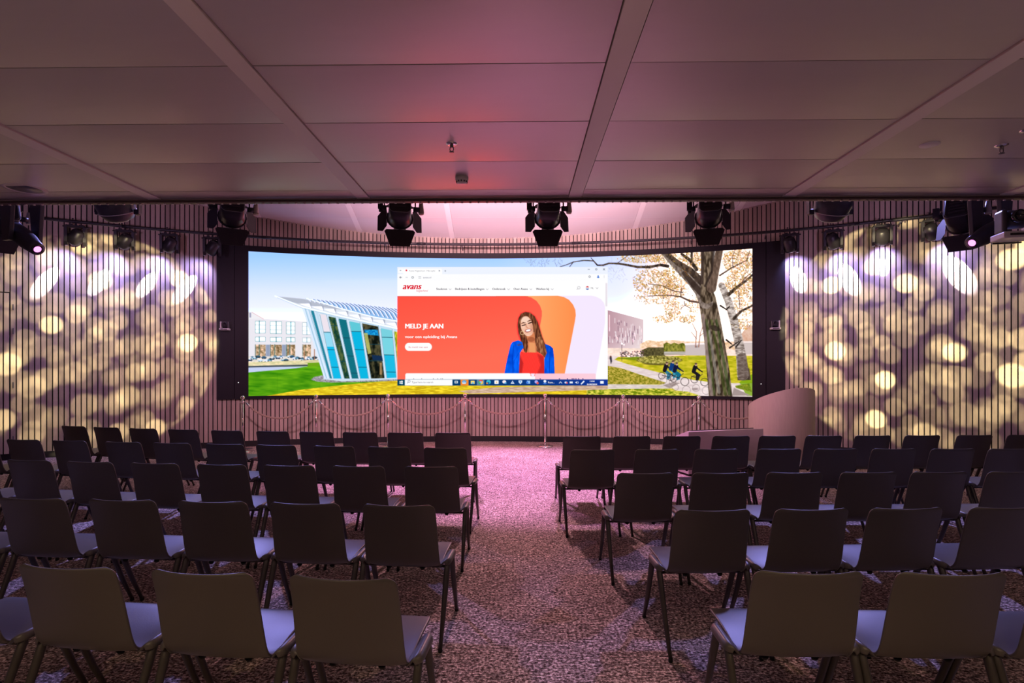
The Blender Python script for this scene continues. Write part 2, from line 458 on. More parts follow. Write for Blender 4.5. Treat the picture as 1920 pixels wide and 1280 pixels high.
# ---- a small painter: everything in photo pixel coordinates
class Canvas:
    def __init__(s, X, Y):
        s.X, s.Y = X, Y; s.col = np.zeros(X.shape + (3,)); s.x1 = X[0]
    def win(s, x0, x1, y0, y1):
        i0 = int(np.searchsorted(s.x1, x0)); i1 = int(np.searchsorted(s.x1, x1)) + 1
        i0 = max(0, i0 - 1)
        if i0 >= len(s.x1) or i1 <= 0 or i0 >= i1: return None
        ym = s.Y[:, i0:i1]
        rows = np.where((ym.max(1) >= y0) & (ym.min(1) <= y1))[0]
        if len(rows) == 0: return None
        return (slice(rows[0], rows[-1] + 1), slice(i0, min(i1, len(s.x1))))
    def blend(s, w, a, color):
        c = np.asarray(color, float)
        s.col[w] = s.col[w] * (1 - a[..., None]) + c * a[..., None]
    def poly(s, pts, color, alpha=1.0, aa=1.0, tex=None):
        pts = np.asarray(pts, float)
        w = s.win(pts[:, 0].min() - 2, pts[:, 0].max() + 2, pts[:, 1].min() - 2, pts[:, 1].max() + 2)
        if w is None: return
        x, y = s.X[w], s.Y[w]; ins = np.zeros(x.shape, bool); d = np.full(x.shape, 1e9)
        for (ax, ay), (bx, by) in zip(pts, np.roll(pts, -1, 0)):
            if ay != by:
                cr = ((ay > y) != (by > y)) & (x < (bx - ax) * (y - ay) / (by - ay) + ax); ins ^= cr
            L = (bx - ax) ** 2 + (by - ay) ** 2 + 1e-9
            t = np.clip(((x - ax) * (bx - ax) + (y - ay) * (by - ay)) / L, 0, 1)
            d = np.minimum(d, np.hypot(x - ax - t * (bx - ax), y - ay - t * (by - ay)))
        sd = np.where(ins, d, -d)
        a = np.clip(0.5 + sd / aa, 0, 1) * alpha
        if callable(color): color = color(x, y)
        s.blend(w, a, color)
    def rect(s, x0, y0, x1, y1, color, alpha=1.0, r=0.0, aa=1.0):
        w = s.win(x0 - 2, x1 + 2, y0 - 2, y1 + 2)
        if w is None: return
        x, y = s.X[w], s.Y[w]
        qx = np.abs(x - (x0 + x1) / 2) - (x1 - x0) / 2 + r; qy = np.abs(y - (y0 + y1) / 2) - (y1 - y0) / 2 + r
        sd = np.hypot(np.maximum(qx, 0), np.maximum(qy, 0)) + np.minimum(np.maximum(qx, qy), 0) - r
        a = np.clip(0.5 - sd / aa, 0, 1) * alpha
        if callable(color): color = color(x, y)
        s.blend(w, a, color)
    def ell(s, cx, cy, rx, ry, color, alpha=1.0, ang=0.0, soft=1.0):
        R = max(rx, ry) + 2
        w = s.win(cx - R, cx + R, cy - R, cy + R)
        if w is None: return
        x, y = s.X[w] - cx, s.Y[w] - cy
        c_, s_ = math.cos(ang), math.sin(ang)
        u, v = x * c_ + y * s_, -x * s_ + y * c_
        q = np.sqrt((u / rx) ** 2 + (v / ry) ** 2)
        a = np.clip(0.5 + (1 - q) * min(rx, ry) / soft, 0, 1) * alpha
        if callable(color): color = color(s.X[w], s.Y[w])
        s.blend(w, a, color)
    def ring(s, cx, cy, r, wd, color, alpha=1.0):
        w = s.win(cx - r - 2, cx + r + 2, cy - r - 2, cy + r + 2)
        if w is None: return
        q = np.abs(np.hypot(s.X[w] - cx, s.Y[w] - cy) - r)
        s.blend(w, np.clip(0.5 + (wd / 2 - q), 0, 1) * alpha, color)
    def line(s, pts, color, alpha=1.0, wd=1.0):
        """polyline; points (x, y[, half width])"""
        for p, q in zip(pts[:-1], pts[1:]):
            ra = p[2] if len(p) > 2 else wd / 2; rb = q[2] if len(q) > 2 else wd / 2
            R = max(ra, rb) + 2
            w = s.win(min(p[0], q[0]) - R, max(p[0], q[0]) + R, min(p[1], q[1]) - R, max(p[1], q[1]) + R)
            if w is None: continue
            x, y = s.X[w], s.Y[w]; dx, dy = q[0] - p[0], q[1] - p[1]; L = dx * dx + dy * dy + 1e-9
            t = np.clip(((x - p[0]) * dx + (y - p[1]) * dy) / L, 0, 1)
            d = np.hypot(x - p[0] - t * dx, y - p[1] - t * dy) - (ra + (rb - ra) * t)
            cc = color(x, y) if callable(color) else color
            s.blend(w, np.clip(0.5 - d, 0, 1) * alpha, cc)

_tabs = {}
def noise(x, y, sx, sy, seed=0):
    if seed not in _tabs: _tabs[seed] = np.random.default_rng(seed).random((64, 64))
    tb = _tabs[seed]; u, v = x / sx, y / sy
    i, j = np.floor(u).astype(int), np.floor(v).astype(int); fu, fv = u - i, v - j
    fu = fu * fu * (3 - 2 * fu); fv = fv * fv * (3 - 2 * fv)
    g = lambda a, c: tb[c % 64, a % 64]
    return (g(i, j) * (1 - fu) + g(i + 1, j) * fu) * (1 - fv) + (g(i, j + 1) * (1 - fu) + g(i + 1, j + 1) * fu) * fv
def ntex(c0, c1, sx, sy, seed, gain=1.6):
    c0, c1 = np.array(c0, float), np.array(c1, float)
    def f(x, y):
        t = 0.6 * noise(x, y, sx, sy, seed) + 0.4 * noise(x, y, sx / 2.1, sy / 2.1, seed + 1)
        t = np.clip((t - 0.5) * gain + 0.5, 0, 1)[..., None]
        return c0 * (1 - t) + c1 * t
    return f

def paint_campus(cv):
    X, Y = cv.X, cv.Y
    # sky
    t = np.clip((Y - 478) / 120, 0, 1)[..., None]
    top = np.array([160, 206, 247.]); mid = np.array([222, 234, 251.]); lo = np.array([252, 251, 253.])
    sky = np.where(t < 0.55, top + (mid - top) * (t / 0.55), mid + (lo - mid) * ((t - 0.55) / 0.45))
    r = np.clip((X - 930) / 280, 0, 1)[..., None]
    sky = sky * (1 - r) + (np.array([226, 230, 248.]) * (1 - t) + 255 * t) * r
    r2 = np.clip((X - 1160) / 90, 0, 1)[..., None]
    cv.col[:] = sky * (1 - r2) + np.array([255, 250, 248.]) * r2
    cl = np.clip((noise(X, Y, 90, 16, 3) - 0.55) * 2, 0, 1) * np.clip((560 - Y) / 60, 0, 1) * 0.35
    cv.blend((slice(None), slice(None)), cl, (255, 255, 255))
    # far white building
    cv.poly([(460, 597), (500, 597.5), (580, 603), (600, 604), (612, 680), (460, 680)], (234, 231, 239))
    cv.poly([(460, 583), (472, 585), (494, 597.5), (460, 597)], (240, 238, 243)); cv.line([(472, 585), (494, 597.5)], (225, 150, 150), .7)
    cv.rect(467.5, 586, 471, 595, (165, 165, 190))
    cols = [(478.4, 498), (506.4, 528.4), (536.5, 553.5), (567, 583)]
    for i, (a, b_) in enumerate(cols):
        fade = 1.0 if i < 3 else 0.55
        for y0, y1 in ((601.5 + i * .9, 624.5 + i * .9), (631.3 + i * .5, 640 + i * .5)):
            cv.rect(a, y0, b_, y1, (130, 175, 180), fade); cv.rect(a + .9, y0 + .9, b_ - .9, y1 - .9, (248, 250, 252))
            m = a + (b_ - a) * (0.4 if i == 0 else 0.52)
            cv.line([(m, y0), (m, y1)], (70, 140, 155), .9 * fade, 1.6)
            if y1 - y0 > 15:
                for f in (0.33, 0.68): cv.line([(a, y0 + (y1 - y0) * f), (b_, y0 + (y1 - y0) * f)], (170, 185, 195), .7 * fade)
        cv.rect(a, 646, b_, 668, ntex((120, 95, 60), (250, 215, 185), 3, 4, 20 + i))
        cv.line([(a + .6, 646), (a + .6, 668)], (60, 110, 110), .9 * fade, 1.4); m = a + (b_ - a) * .4; cv.line([(m, 646), (m, 668)], (60, 110, 105), .8 * fade, 1.6)
    cv.rect(498.5, 646, 506, 669, (150, 160, 185)); cv.rect(529, 646, 536, 669, (150, 160, 185))
    cv.rect(460, 668, 606, 682, ntex((225, 215, 205), (250, 240, 230), 6, 4, 33))
    r_ = np.random.default_rng(5)
    for k in range(26):
        x = 468 + k * 5.3 + r_.uniform(-1, 1); y = 672 + r_.uniform(-3.5, 4)
        c_ = [(45, 75, 110), (235, 243, 250), (120, 170, 200), (30, 50, 70), (190, 215, 230)][k % 5]
        cv.ell(x, y, 5, 2.0, c_); cv.ell(x, y - 1.6, 3, 1.3, (60, 110, 140) if k % 2 else (240, 245, 250), .9); cv.ell(x - 2.5, y + 1.6, .9, .9, (30, 35, 45)); cv.ell(x + 2.5, y + 1.6, .9, .9, (30, 35, 45))
    for x, h in ((570.5, 660), (589.5, 655)):
        cv.line([(x, h), (x, 676)], (170, 110, 80), .9, 1.6)
    cv.poly([(460, 679), (606, 674), (606, 690), (460, 690)], ntex((205, 200, 150), (250, 235, 190), 8, 2, 40))
    # water, banks, lawn
    cv.poly([(460, 696), (606, 680), (640, 700), (745, 712), (1410, 712), (1410, 750), (460, 750)], ntex((52, 135, 10), (120, 190, 25), 22, 4, 44, 1.4))
    cv.poly([(460, 686), (580, 683), (580, 686), (460, 689.5)], (70, 80, 90)); cv.poly([(577, 680), (604, 679), (604, 686), (577, 687)], (110, 165, 25))
    cv.poly([(460, 689), (577, 686.5), (556, 690), (460, 698.5)], (196, 208, 243))
    for k in range(16):
        y = 700 + k * 2.6
        cv.line([(466, y + 4), (520, y + 1), (600, y - 6)], (45, 110, 10), .28, 1.6)
    cv.poly([(500, 742), (560, 731), (620, 724), (690, 717), (760, 711), (1180, 711), (1180, 750), (500, 750)], ntex((200, 165, 20), (250, 228, 50), 9, 2, 46, 1.6))
    cv.poly([(583, 711.5), (589, 706.5), (604, 703.5), (640, 706), (760, 706), (760, 713), (690, 715.5), (620, 717), (594, 715)], ntex((125, 120, 128), (190, 185, 195), 2, 1.5, 50, 2))
    # glass pavilion
    cv.poly([(566, 574), (600, 580), (650, 592), (700, 603), (760, 615), (760, 711), (690, 710), (640, 712), (615, 711), (607.5, 708)], (196, 222, 240))
    pan = [(583, 588, 582, 619, 622.5, (30, 130, 155), None), (600, 612, 588, 625.6, 639.7, None, (622.5, 655, 688)), (616, 629, 593, 646, 655.5, 'dark', (610, 645, 677)),
           (635, 649, 597, 660, 672, (18, 112, 128), (633, 667, 699)), (655, 674.5, 602, 676, 691, 'cy', (621, 655, 688)), (679, 709, 606, 696, 721, 'int', (645, 676)),
           (714, 735, 615, 725.6, 743, 'cy2', (632, 665, 697)), (739, 748, 621, 748, 752, 'yel', ())]
    for tl, tr, yt, bl, br, colr, divs in pan:
        yb = 709.5
        q = [(tl, yt), (tr, yt + (tr - tl) * .2), (br, yb), (bl, yb)]
        if colr is None:
            f = lambda x, y: np.where((y < 622)[..., None], np.array([236, 226, 236.]), np.where((y < 650)[..., None], np.array([150, 218, 242.]), np.array([20, 186, 232.])))
        elif colr == 'dark': f = ntex((18, 62, 50), (95, 110, 60), 4, 7, 60, 2)
        elif colr == 'cy': f = lambda x, y: np.where((y < 621)[..., None], np.array([95, 200, 215.]), np.array([12, 182, 226.]))
        elif colr == 'cy2': f = lambda x, y: np.where((y < 632)[..., None], np.array([120, 208, 222.]), np.where((y < 665)[..., None], np.array([120, 212, 226.]), np.array([30, 186, 226.])))
        elif colr == 'int': f = ntex((12, 18, 14), (82, 78, 52), 5, 8, 64, 2.4)
        elif colr == 'yel': f = ntex((120, 130, 10), (220, 215, 60), 3, 6, 66)
        else: f = colr
        cv.poly(q, f)
        for d in divs or ():
            u = (d - yt) / (yb - yt); cv.line([(tl + (bl - tl) * u, d), (tr + (br - tr) * u, d + .5)], (20, 70, 90), .85, 1.2)
        for (a, b_), (c_, d_) in (((tl, bl), (-1.6, 0)), ((tr, br), (1.6, 0))):
            cv.line([(a + c_, yt), (b_ + c_, yb)], (214, 232, 245), 1, 2.4); cv.line([(a + c_ * .2, yt + 2), (b_ + c_ * .2, yb)], (95, 140, 165), .8, .8)
    cv.poly([(683, 618), (708, 618), (710, 629), (684, 627)], ntex((0, 90, 170), (40, 180, 235), 3, 3, 70)); cv.poly([(682, 624), (689, 624), (696, 662), (690, 664)], (205, 205, 110), .8)
    cv.poly([(697, 665), (716, 667), (718, 676), (699, 675)], (20, 45, 80)); cv.rect(712, 680, 716, 702, (190, 150, 100), .8)
    cv.line([(608, 709.5), (640, 713), (690, 711.5), (748, 709)], (205, 225, 240), 1, 3)
    for x0, x1 in ((568.5, 609), (575, 615)): cv.line([(x0, 576), (x1, 708)], (225, 238, 250), .9, 3); cv.line([(x0 + 3, 577), (x1 + 3, 708)], (130, 180, 205), .7, 1)
    # roof
    cv.poly([(516, 554.3), (566, 559), (600, 562), (660, 570), (760, 582), (760, 618), (700, 606), (640, 593), (567, 576), (540, 566)], (222, 228, 238))
    cv.poly([(523, 556), (566, 560), (590, 565), (640, 578), (640, 580), (590, 574), (566, 571), (540, 564)], (178, 184, 200), .9)
    for k in range(9):
        x = 560 + k * 23; y = 565 + k * 5.2
        cv.poly([(x, y + 4), (x + 22, y + 4), (x + 23, y + 12)], (250, 250, 253)); cv.poly([(x + 19, y + 1), (x + 24, y + 3), (x + 24, y + 13)], (168, 176, 194))
    cv.line([(516, 555), (567, 575.5), (640, 593), (700, 606), (752, 617)], (246, 249, 253), 1, 2.6); cv.line([(520, 557.8), (567, 577.5), (640, 595.3), (700, 608)], (150, 170, 190), .6, .8)
    cv.poly([(572, 559.5), (640, 567.5), (690, 573), (752, 580), (752, 602), (700, 593), (640, 578), (606, 568)], (140, 186, 236))
    for k in range(26):
        f = k / 25; xt = 578 + f * 190; yt = 559.8 + f * 22; xb = xt + 4 + 24 * f; yb = 563 + f * 46 + 1
        mid = (xt * .45 + xb * .55 + 2.5 * f, yt * .55 + yb * .45 - 1.5 * f)
        cv.line([(xt, yt), mid, (xb, yb)], (238, 244, 252), 1, 2.6); cv.line([(xt + 2, yt + .3), (mid[0] + 2, mid[1]), (xb + 2, yb)], (52, 74, 110), .85, 1.0)
    cv.line([(575, 559.5), (606, 568), (640, 578.5), (700, 594), (752, 603)], (246, 248, 252), 1, 2)
    # right side: far block, skyline, hedges, shed, lawn
    def blk(x, y):
        t_ = np.clip((x - 1139) / 70, 0, 1)[..., None] * .55 + np.clip((y - 630) / 30, 0, 1)[..., None] * .35
        return np.array([190, 150, 162.]) * (1 - t_) + np.array([255, 246, 244.]) * t_
    cv.poly([(1130, 578), (1139, 581), (1206.5, 599), (1206.5, 652), (1130, 664)], blk)
    r_ = np.random.default_rng(9)
    for k in range(70):
        x = 1141 + r_.uniform(0, 63); yt = 592 + (x - 1139) * .26; y = r_.uniform(yt, 640); h = r_.uniform(3, 13)
        cv.rect(x - .5, y, x + .55, min(y + h, 646), (252, 244, 248) if r_.random() < .7 else (120, 85, 110), .85)
    cv.rect(1142, 590, 1143.2, 620, (252, 246, 248))
    cv.poly([(1200, 645), (1215, 637), (1235, 640), (1260, 637), (1290, 640), (1410, 640), (1410, 662), (1200, 662)], ntex((232, 185, 140), (255, 238, 215), 5, 4, 80))
    cv.poly([(1139, 652), (1410, 656), (1410, 680), (1139, 676)], ntex((240, 215, 200), (255, 240, 225), 6, 3, 82))
    cv.poly([(1203, 656), (1215, 651), (1245, 651), (1247, 668), (1200, 668)], ntex((60, 55, 32), (110, 100, 60), 3, 3, 84))
    cv.poly([(1244, 645), (1250, 641.5), (1258, 645), (1264, 642), (1272, 645), (1280, 642.5), (1286, 646), (1286, 659), (1245, 659)], ntex((85, 92, 25), (170, 162, 70), 3, 5, 86))
    cv.rect(1245, 659, 1290, 665, (170, 160, 150)); cv.line([(1246, 661), (1290, 662)], (225, 220, 215), 1, 1)
    cv.poly([(1400, 612), (1412, 610), (1412, 642), (1380, 640)], ntex((215, 165, 140), (235, 200, 180), 5, 5, 88)); cv.rect(1380, 640, 1412, 664, (212, 196, 192)); cv.line([(1380, 641), (1412, 641)], (248, 244, 242), 1, 2)
    cv.rect(1285, 644, 1336, 669, (205, 190, 188)); cv.poly([(1284, 643.5), (1336, 641), (1336, 645), (1284, 647)], (246, 242, 242)); cv.rect(1303, 648, 1308, 651.5, (150, 135, 135))
    for k in range(110):
        x = 1163 + r_.uniform(0, 44); y = 658 + r_.uniform(0, 12); cv.ell(x, y, r_.uniform(.7, 1.6), r_.uniform(.7, 1.6), [(40, 30, 40), (250, 245, 245), (110, 80, 80), (180, 150, 150)][k % 4])
    cv.poly([(1139, 668), (1200, 670), (1290, 666), (1412, 667), (1412, 750), (1139, 750)], ntex((165, 165, 15), (228, 208, 60), 10, 3, 90))
    cv.poly([(1155, 672), (1195, 668), (1215, 672), (1200, 676)], (110, 135, 25), .8)
    cv.poly([(1290, 668), (1360, 668), (1360, 676), (1290, 674)], (150, 165, 25), .6)
    cv.poly([(1139, 664), (1160, 668), (1152, 674), (1175, 682), (1235, 698), (1300, 712), (1345, 718), (1412, 718), (1412, 750), (1290, 750), (1262, 728), (1225, 716), (1180, 698), (1139, 686)], ntex((220, 200, 200), (246, 232, 230), 12, 3, 92))
    cv.poly([(1139, 685.5), (1165, 690), (1200, 702), (1248, 717), (1245, 720), (1139, 722)], ntex((120, 120, 20), (205, 180, 80), 3, 2, 94, 2.2))
    cv.poly([(1139, 720), (1250, 721), (1262, 728), (1139, 729)], ntex((205, 190, 185), (240, 228, 222), 9, 2, 96))
    cv.poly([(1100, 730), (1230, 728), (1290, 734), (1312, 741), (1312, 750), (1100, 750)], ntex((105, 130, 10), (240, 225, 90), 5, 2, 98, 2.4))
    cv.poly([(860, 733), (930, 725.5), (1120, 722), (1140, 722), (1139, 730), (1010, 734), (880, 738)], ntex((185, 150, 125), (225, 195, 170), 8, 2, 99))
    cv.ell(1236, 674.5, 43, 8, ntex((85, 80, 25), (205, 190, 100), 3, 2.2, 100, 2.2)); cv.ell(1234, 681, 28, 3.5, (75, 65, 40), .7); cv.ell(1234, 677, 30, 4.5, ntex((110, 110, 30), (215, 200, 110), 3, 2, 101, 2))
    cv.poly([(1386, 716), (1412, 700), (1412, 742), (1400, 742)], (120, 165, 20), .8); cv.poly([(1378, 723), (1405, 718), (1410, 735), (1380, 727)], ntex((90, 120, 20), (160, 160, 50), 4, 2, 103)); cv.poly([(1372, 742), (1376, 727), (1408, 741)], (165, 148, 145))
    # cyclists
    for x, y, rr in ((1241, 704, 6.2), (1258, 707, 6.2), (1263, 710, 6), (1284, 715, 7.6), (1302, 711, 6.6), (1321, 716, 7.2)):
        cv.ring(x, y, rr, 1.1, (55, 45, 45), .9)
        cv.ring(x + 3, y + 16 if y > 709 else y + 9, rr, 1.0, (130, 115, 112), .6)
    cv.poly([(1243, 722), (1262, 716), (1275, 718), (1256, 728)], (120, 100, 95), .55); cv.ell(1303, 729, 6, 2.5, (150, 130, 128), .7)
    for hx, hy, body, leg, dx in ((1250.5, 681, (28, 24, 32), (50, 120, 150), 4), (1262, 678.5, (18, 60, 125), (60, 150, 180), 0), (1269, 682, (22, 24, 55), (20, 110, 140), 3), (1305, 683, (26, 24, 30), (30, 28, 36), 3)):
        cv.line([(hx - 4, hy + 14, 2.4), (hx + 2, hy + 19, 2.2), (hx + 1, hy + 29, 1.5)], leg); cv.line([(hx - 3, hy + 14, 2.4), (hx + 6, hy + 20, 2), (hx + 4, hy + 28, 1.5)], leg)
        cv.line([(hx - 4.5, hy + 13, 3.6), (hx - 1.5, hy + 5, 4.2)], body); cv.line([(hx, hy + 5, 1.5), (hx + 6, hy + 10, 1.2), (hx + 12, hy + 14, 1)], body)
        cv.ell(hx, hy, 2.4, 2.9, (214, 172, 150)); cv.ell(hx - .3, hy - 1.5, 2.4, 1.8, (95, 70, 55))
        cv.line([(hx - 9, hy + 22), (hx + 3, hy + 26), (hx + 12, hy + 18)], (40, 36, 38), .9, 1.2)
    cv.ell(1145, 669, 2, 2.4, (120, 75, 55)); cv.line([(1145, 671, 2.2), (1146, 677, 1.6), (1145.5, 681, .8)], (60, 55, 70))
    cv.line([(1166, 645), (1166, 676)], (90, 70, 75), .9, .9); cv.ell(1166, 644, 1.6, 1.6, (255, 255, 255)); cv.ell(1170, 646, 1.2, 1.2, (255, 255, 255))
    # leaves
    leaf = [(222, 150, 30), (186, 112, 40), (138, 98, 40), (244, 186, 90), (226, 150, 105), (196, 150, 20), (104, 72, 40), (246, 205, 170)]
    cl = [(1200, 483, 38, 10, 330), (1240, 482, 30, 12, 260), (1225, 530, 38, 22, 620), (1265, 520, 26, 22, 330), (1255, 545, 34, 14, 260), (1262, 578, 16, 16, 190), (1230, 558, 38, 12, 200), (1215, 505, 20, 8, 60),
          (1245, 598, 22, 7, 90), (1290, 598, 16, 8, 90), (1295, 485, 22, 14, 240), (1385, 490, 30, 22, 620), (1388, 530, 28, 22, 560), (1395, 570, 20, 22, 240), (1300, 570, 14, 16, 70), (1392, 608, 18, 10, 120), (1298, 508, 16, 12, 120)]
    r_ = np.random.default_rng(21)
    def leaves(frac):
        for cx, cy, rx, ry, n in cl:
            for _ in range(int(n * frac)):
                a = r_.uniform(0, 6.283); q = math.sqrt(r_.random()) * (1.15 if r_.random() < .2 else 1)
                cv.ell(cx + rx * q * math.cos(a), cy + ry * q * math.sin(a), r_.uniform(.6, 1.6), r_.uniform(.45, 1.0), leaf[int(r_.integers(0, 8))], r_.uniform(.35, .9), r_.uniform(0, 3.1))
    leaves(1.0)
    for k in range(60):
        x = r_.uniform(985, 1060); y = r_.uniform(486, 499); cv.line([(x, y), (x + r_.uniform(-4, 4), y + r_.uniform(-6, 6))], (120, 130, 175), .55, .7)
    for k in range(50):
        x = r_.uniform(1138, 1175); y = r_.uniform(482, 525); cv.line([(x, y), (x + r_.uniform(-5, 5), y + r_.uniform(-7, 7))], (170, 165, 190), .4, .7)
    for p in ([(1310, 650, 1.1), (1313, 625, .7), (1320, 605, .4)], [(1304, 650, 1), (1306, 622, .7), (1298, 606, .4)], [(1312, 630, .7), (1322, 622, .4)], [(1306, 635, .6), (1296, 622, .4)]):
        cv.line(p, (165, 110, 95), .9)
    bark = ntex((52, 40, 30), (140, 120, 100), 3.2, 11, 110, 2.4); barkd = ntex((45, 35, 30), (105, 85, 70), 3, 7, 112, 2)
    birch = ntex((120, 105, 98), (228, 214, 206), 6, 2.6, 114, 1.8)
    # birch
    cv.poly([(1382, 690), (1405, 690), (1408, 712), (1383, 713)], barkd); cv.line([(1393, 702, 11), (1390, 670, 9.5), (1384, 635, 8.5), (1376, 600, 8), (1366, 565, 7), (1353, 535, 6)], birch)
    cv.line([(1366, 552, 3.4), (1382, 538, 2.8), (1398, 527, 2.2), (1412, 514, 1.8)], barkd); cv.line([(1376, 597, 3), (1390, 583, 2.3), (1412, 572, 1.8)], barkd)
    cv.line([(1394, 702, 11), (1391, 670, 9)], (80, 62, 54), .6)
    for p in ((1362, 637, 1372, 645), (1368, 652, 1385, 640), (1380, 650, 1390, 638), (1351, 573, 1362, 580), (1362, 580, 1368, 574)):
        cv.line([(p[0], p[1], 1.6), (p[2], p[3], 1.0)], (40, 32, 30))
    # branches on the right and left
    for p in ([(1350, 516, 1.6), (1375, 500, 1.2), (1400, 488, .8), (1406, 470, .6)], [(1374, 500, .8), (1374, 480, .6), (1378, 468, .5)], [(1385, 537, 1), (1398, 520, .8), (1412, 508, .6)], [(1385, 545, .8), (1386, 560, .7), (1387, 578, .5)],
              [(1280, 548, .9), (1262, 545, .9), (1240, 535, .7), (1216, 532, .5)], [(1312, 567, 2.0), (1293, 564, 1.8), (1276, 556, 1.4), (1250, 553, .9), (1215, 555, .6)], [(1276, 556, 1), (1278, 540, .7)], [(1283, 565, .7), (1284, 572, .6), (1295, 578, .5)], [(1284, 572, .6), (1276, 579, .4)], [(1158, 493, .6), (1170, 484, .5), (1182, 476, .4)]):
        cv.line(p, (88, 62, 52), .95)
    cv.line([(1252, 499, 3.0), (1238, 496.5, 2.6), (1218, 500.5, 2.4), (1195, 500.5, 2.2), (1178, 497, 2.0), (1160, 494, 1.8), (1142, 493.5, 1.5), (1131, 497, 1.6), (1120, 497, 1.3), (1113, 489, 1.1), (1095, 488, 1.0), (1075, 491, .9), (1063, 496, .7), (1050, 500, .6)], barkd)
    cv.line([(1075, 491, .8), (1068, 500, .6)], (60, 50, 55)); cv.line([(1113, 489, .8), (1108, 483, .5)], (60, 50, 55))
    # big tree
    cv.line([(1352, 752, 22), (1347, 700, 21.5), (1341, 650, 19), (1333, 600, 17.5), (1326, 560, 16)], bark)
    cv.line([(1324, 566, 13), (1312, 545, 10), (1296, 526, 8.5), (1270, 500, 7.5), (1246, 472, 7)], ntex((95, 80, 72), (165, 148, 138), 4, 5, 116, 1.6))
    cv.line([(1321, 556, 6), (1300, 533, 5.5), (1283, 512, 4)], (58, 44, 38), .85)
    cv.line([(1318, 530, 7), (1295, 508, 6), (1270, 492, 5), (1252, 478, 4)], barkd); cv.line([(1318, 534, 3), (1296, 511, 3)], (60, 46, 40), .7)
    cv.line([(1306, 505, 3.5), (1294, 488, 3), (1278, 476, 2.4)], barkd); cv.line([(1297, 492, 2), (1297, 472, 2.2)], barkd)
    cv.line([(1326, 556, 13), (1326, 520, 10.5), (1325, 464, 12)], bark); cv.line([(1316, 530, 3), (1318, 470, 2.6)], (58, 44, 40), .8)
    cv.line([(1334, 540, 9), (1341, 510, 7), (1350, 462, 7)], ntex((80, 62, 52), (128, 104, 90), 3, 8, 118)); cv.line([(1322, 536, 2), (1334, 510, 2.2), (1338, 470, 2.4)], (52, 40, 36), .85)
    for x0, x1, c_ in ((1322, 1338, (70, 92, 40)), (1331, 1360, (70, 88, 30)), (1340, 1368, (50, 80, 30))):
        cv.line([(x0 + 3, 600, 2.2), (x1, 738, 3.2)], c_, .5)
    cv.line([(1318, 590, 2.5), (1335, 745, 3)], (165, 140, 140), .6); cv.line([(1330, 620, 2), (1348, 735, 3)], (178, 172, 165), .5); cv.ell(1340, 615, 10, 5, (45, 34, 30), .7, .3)
    leaves(0.10)

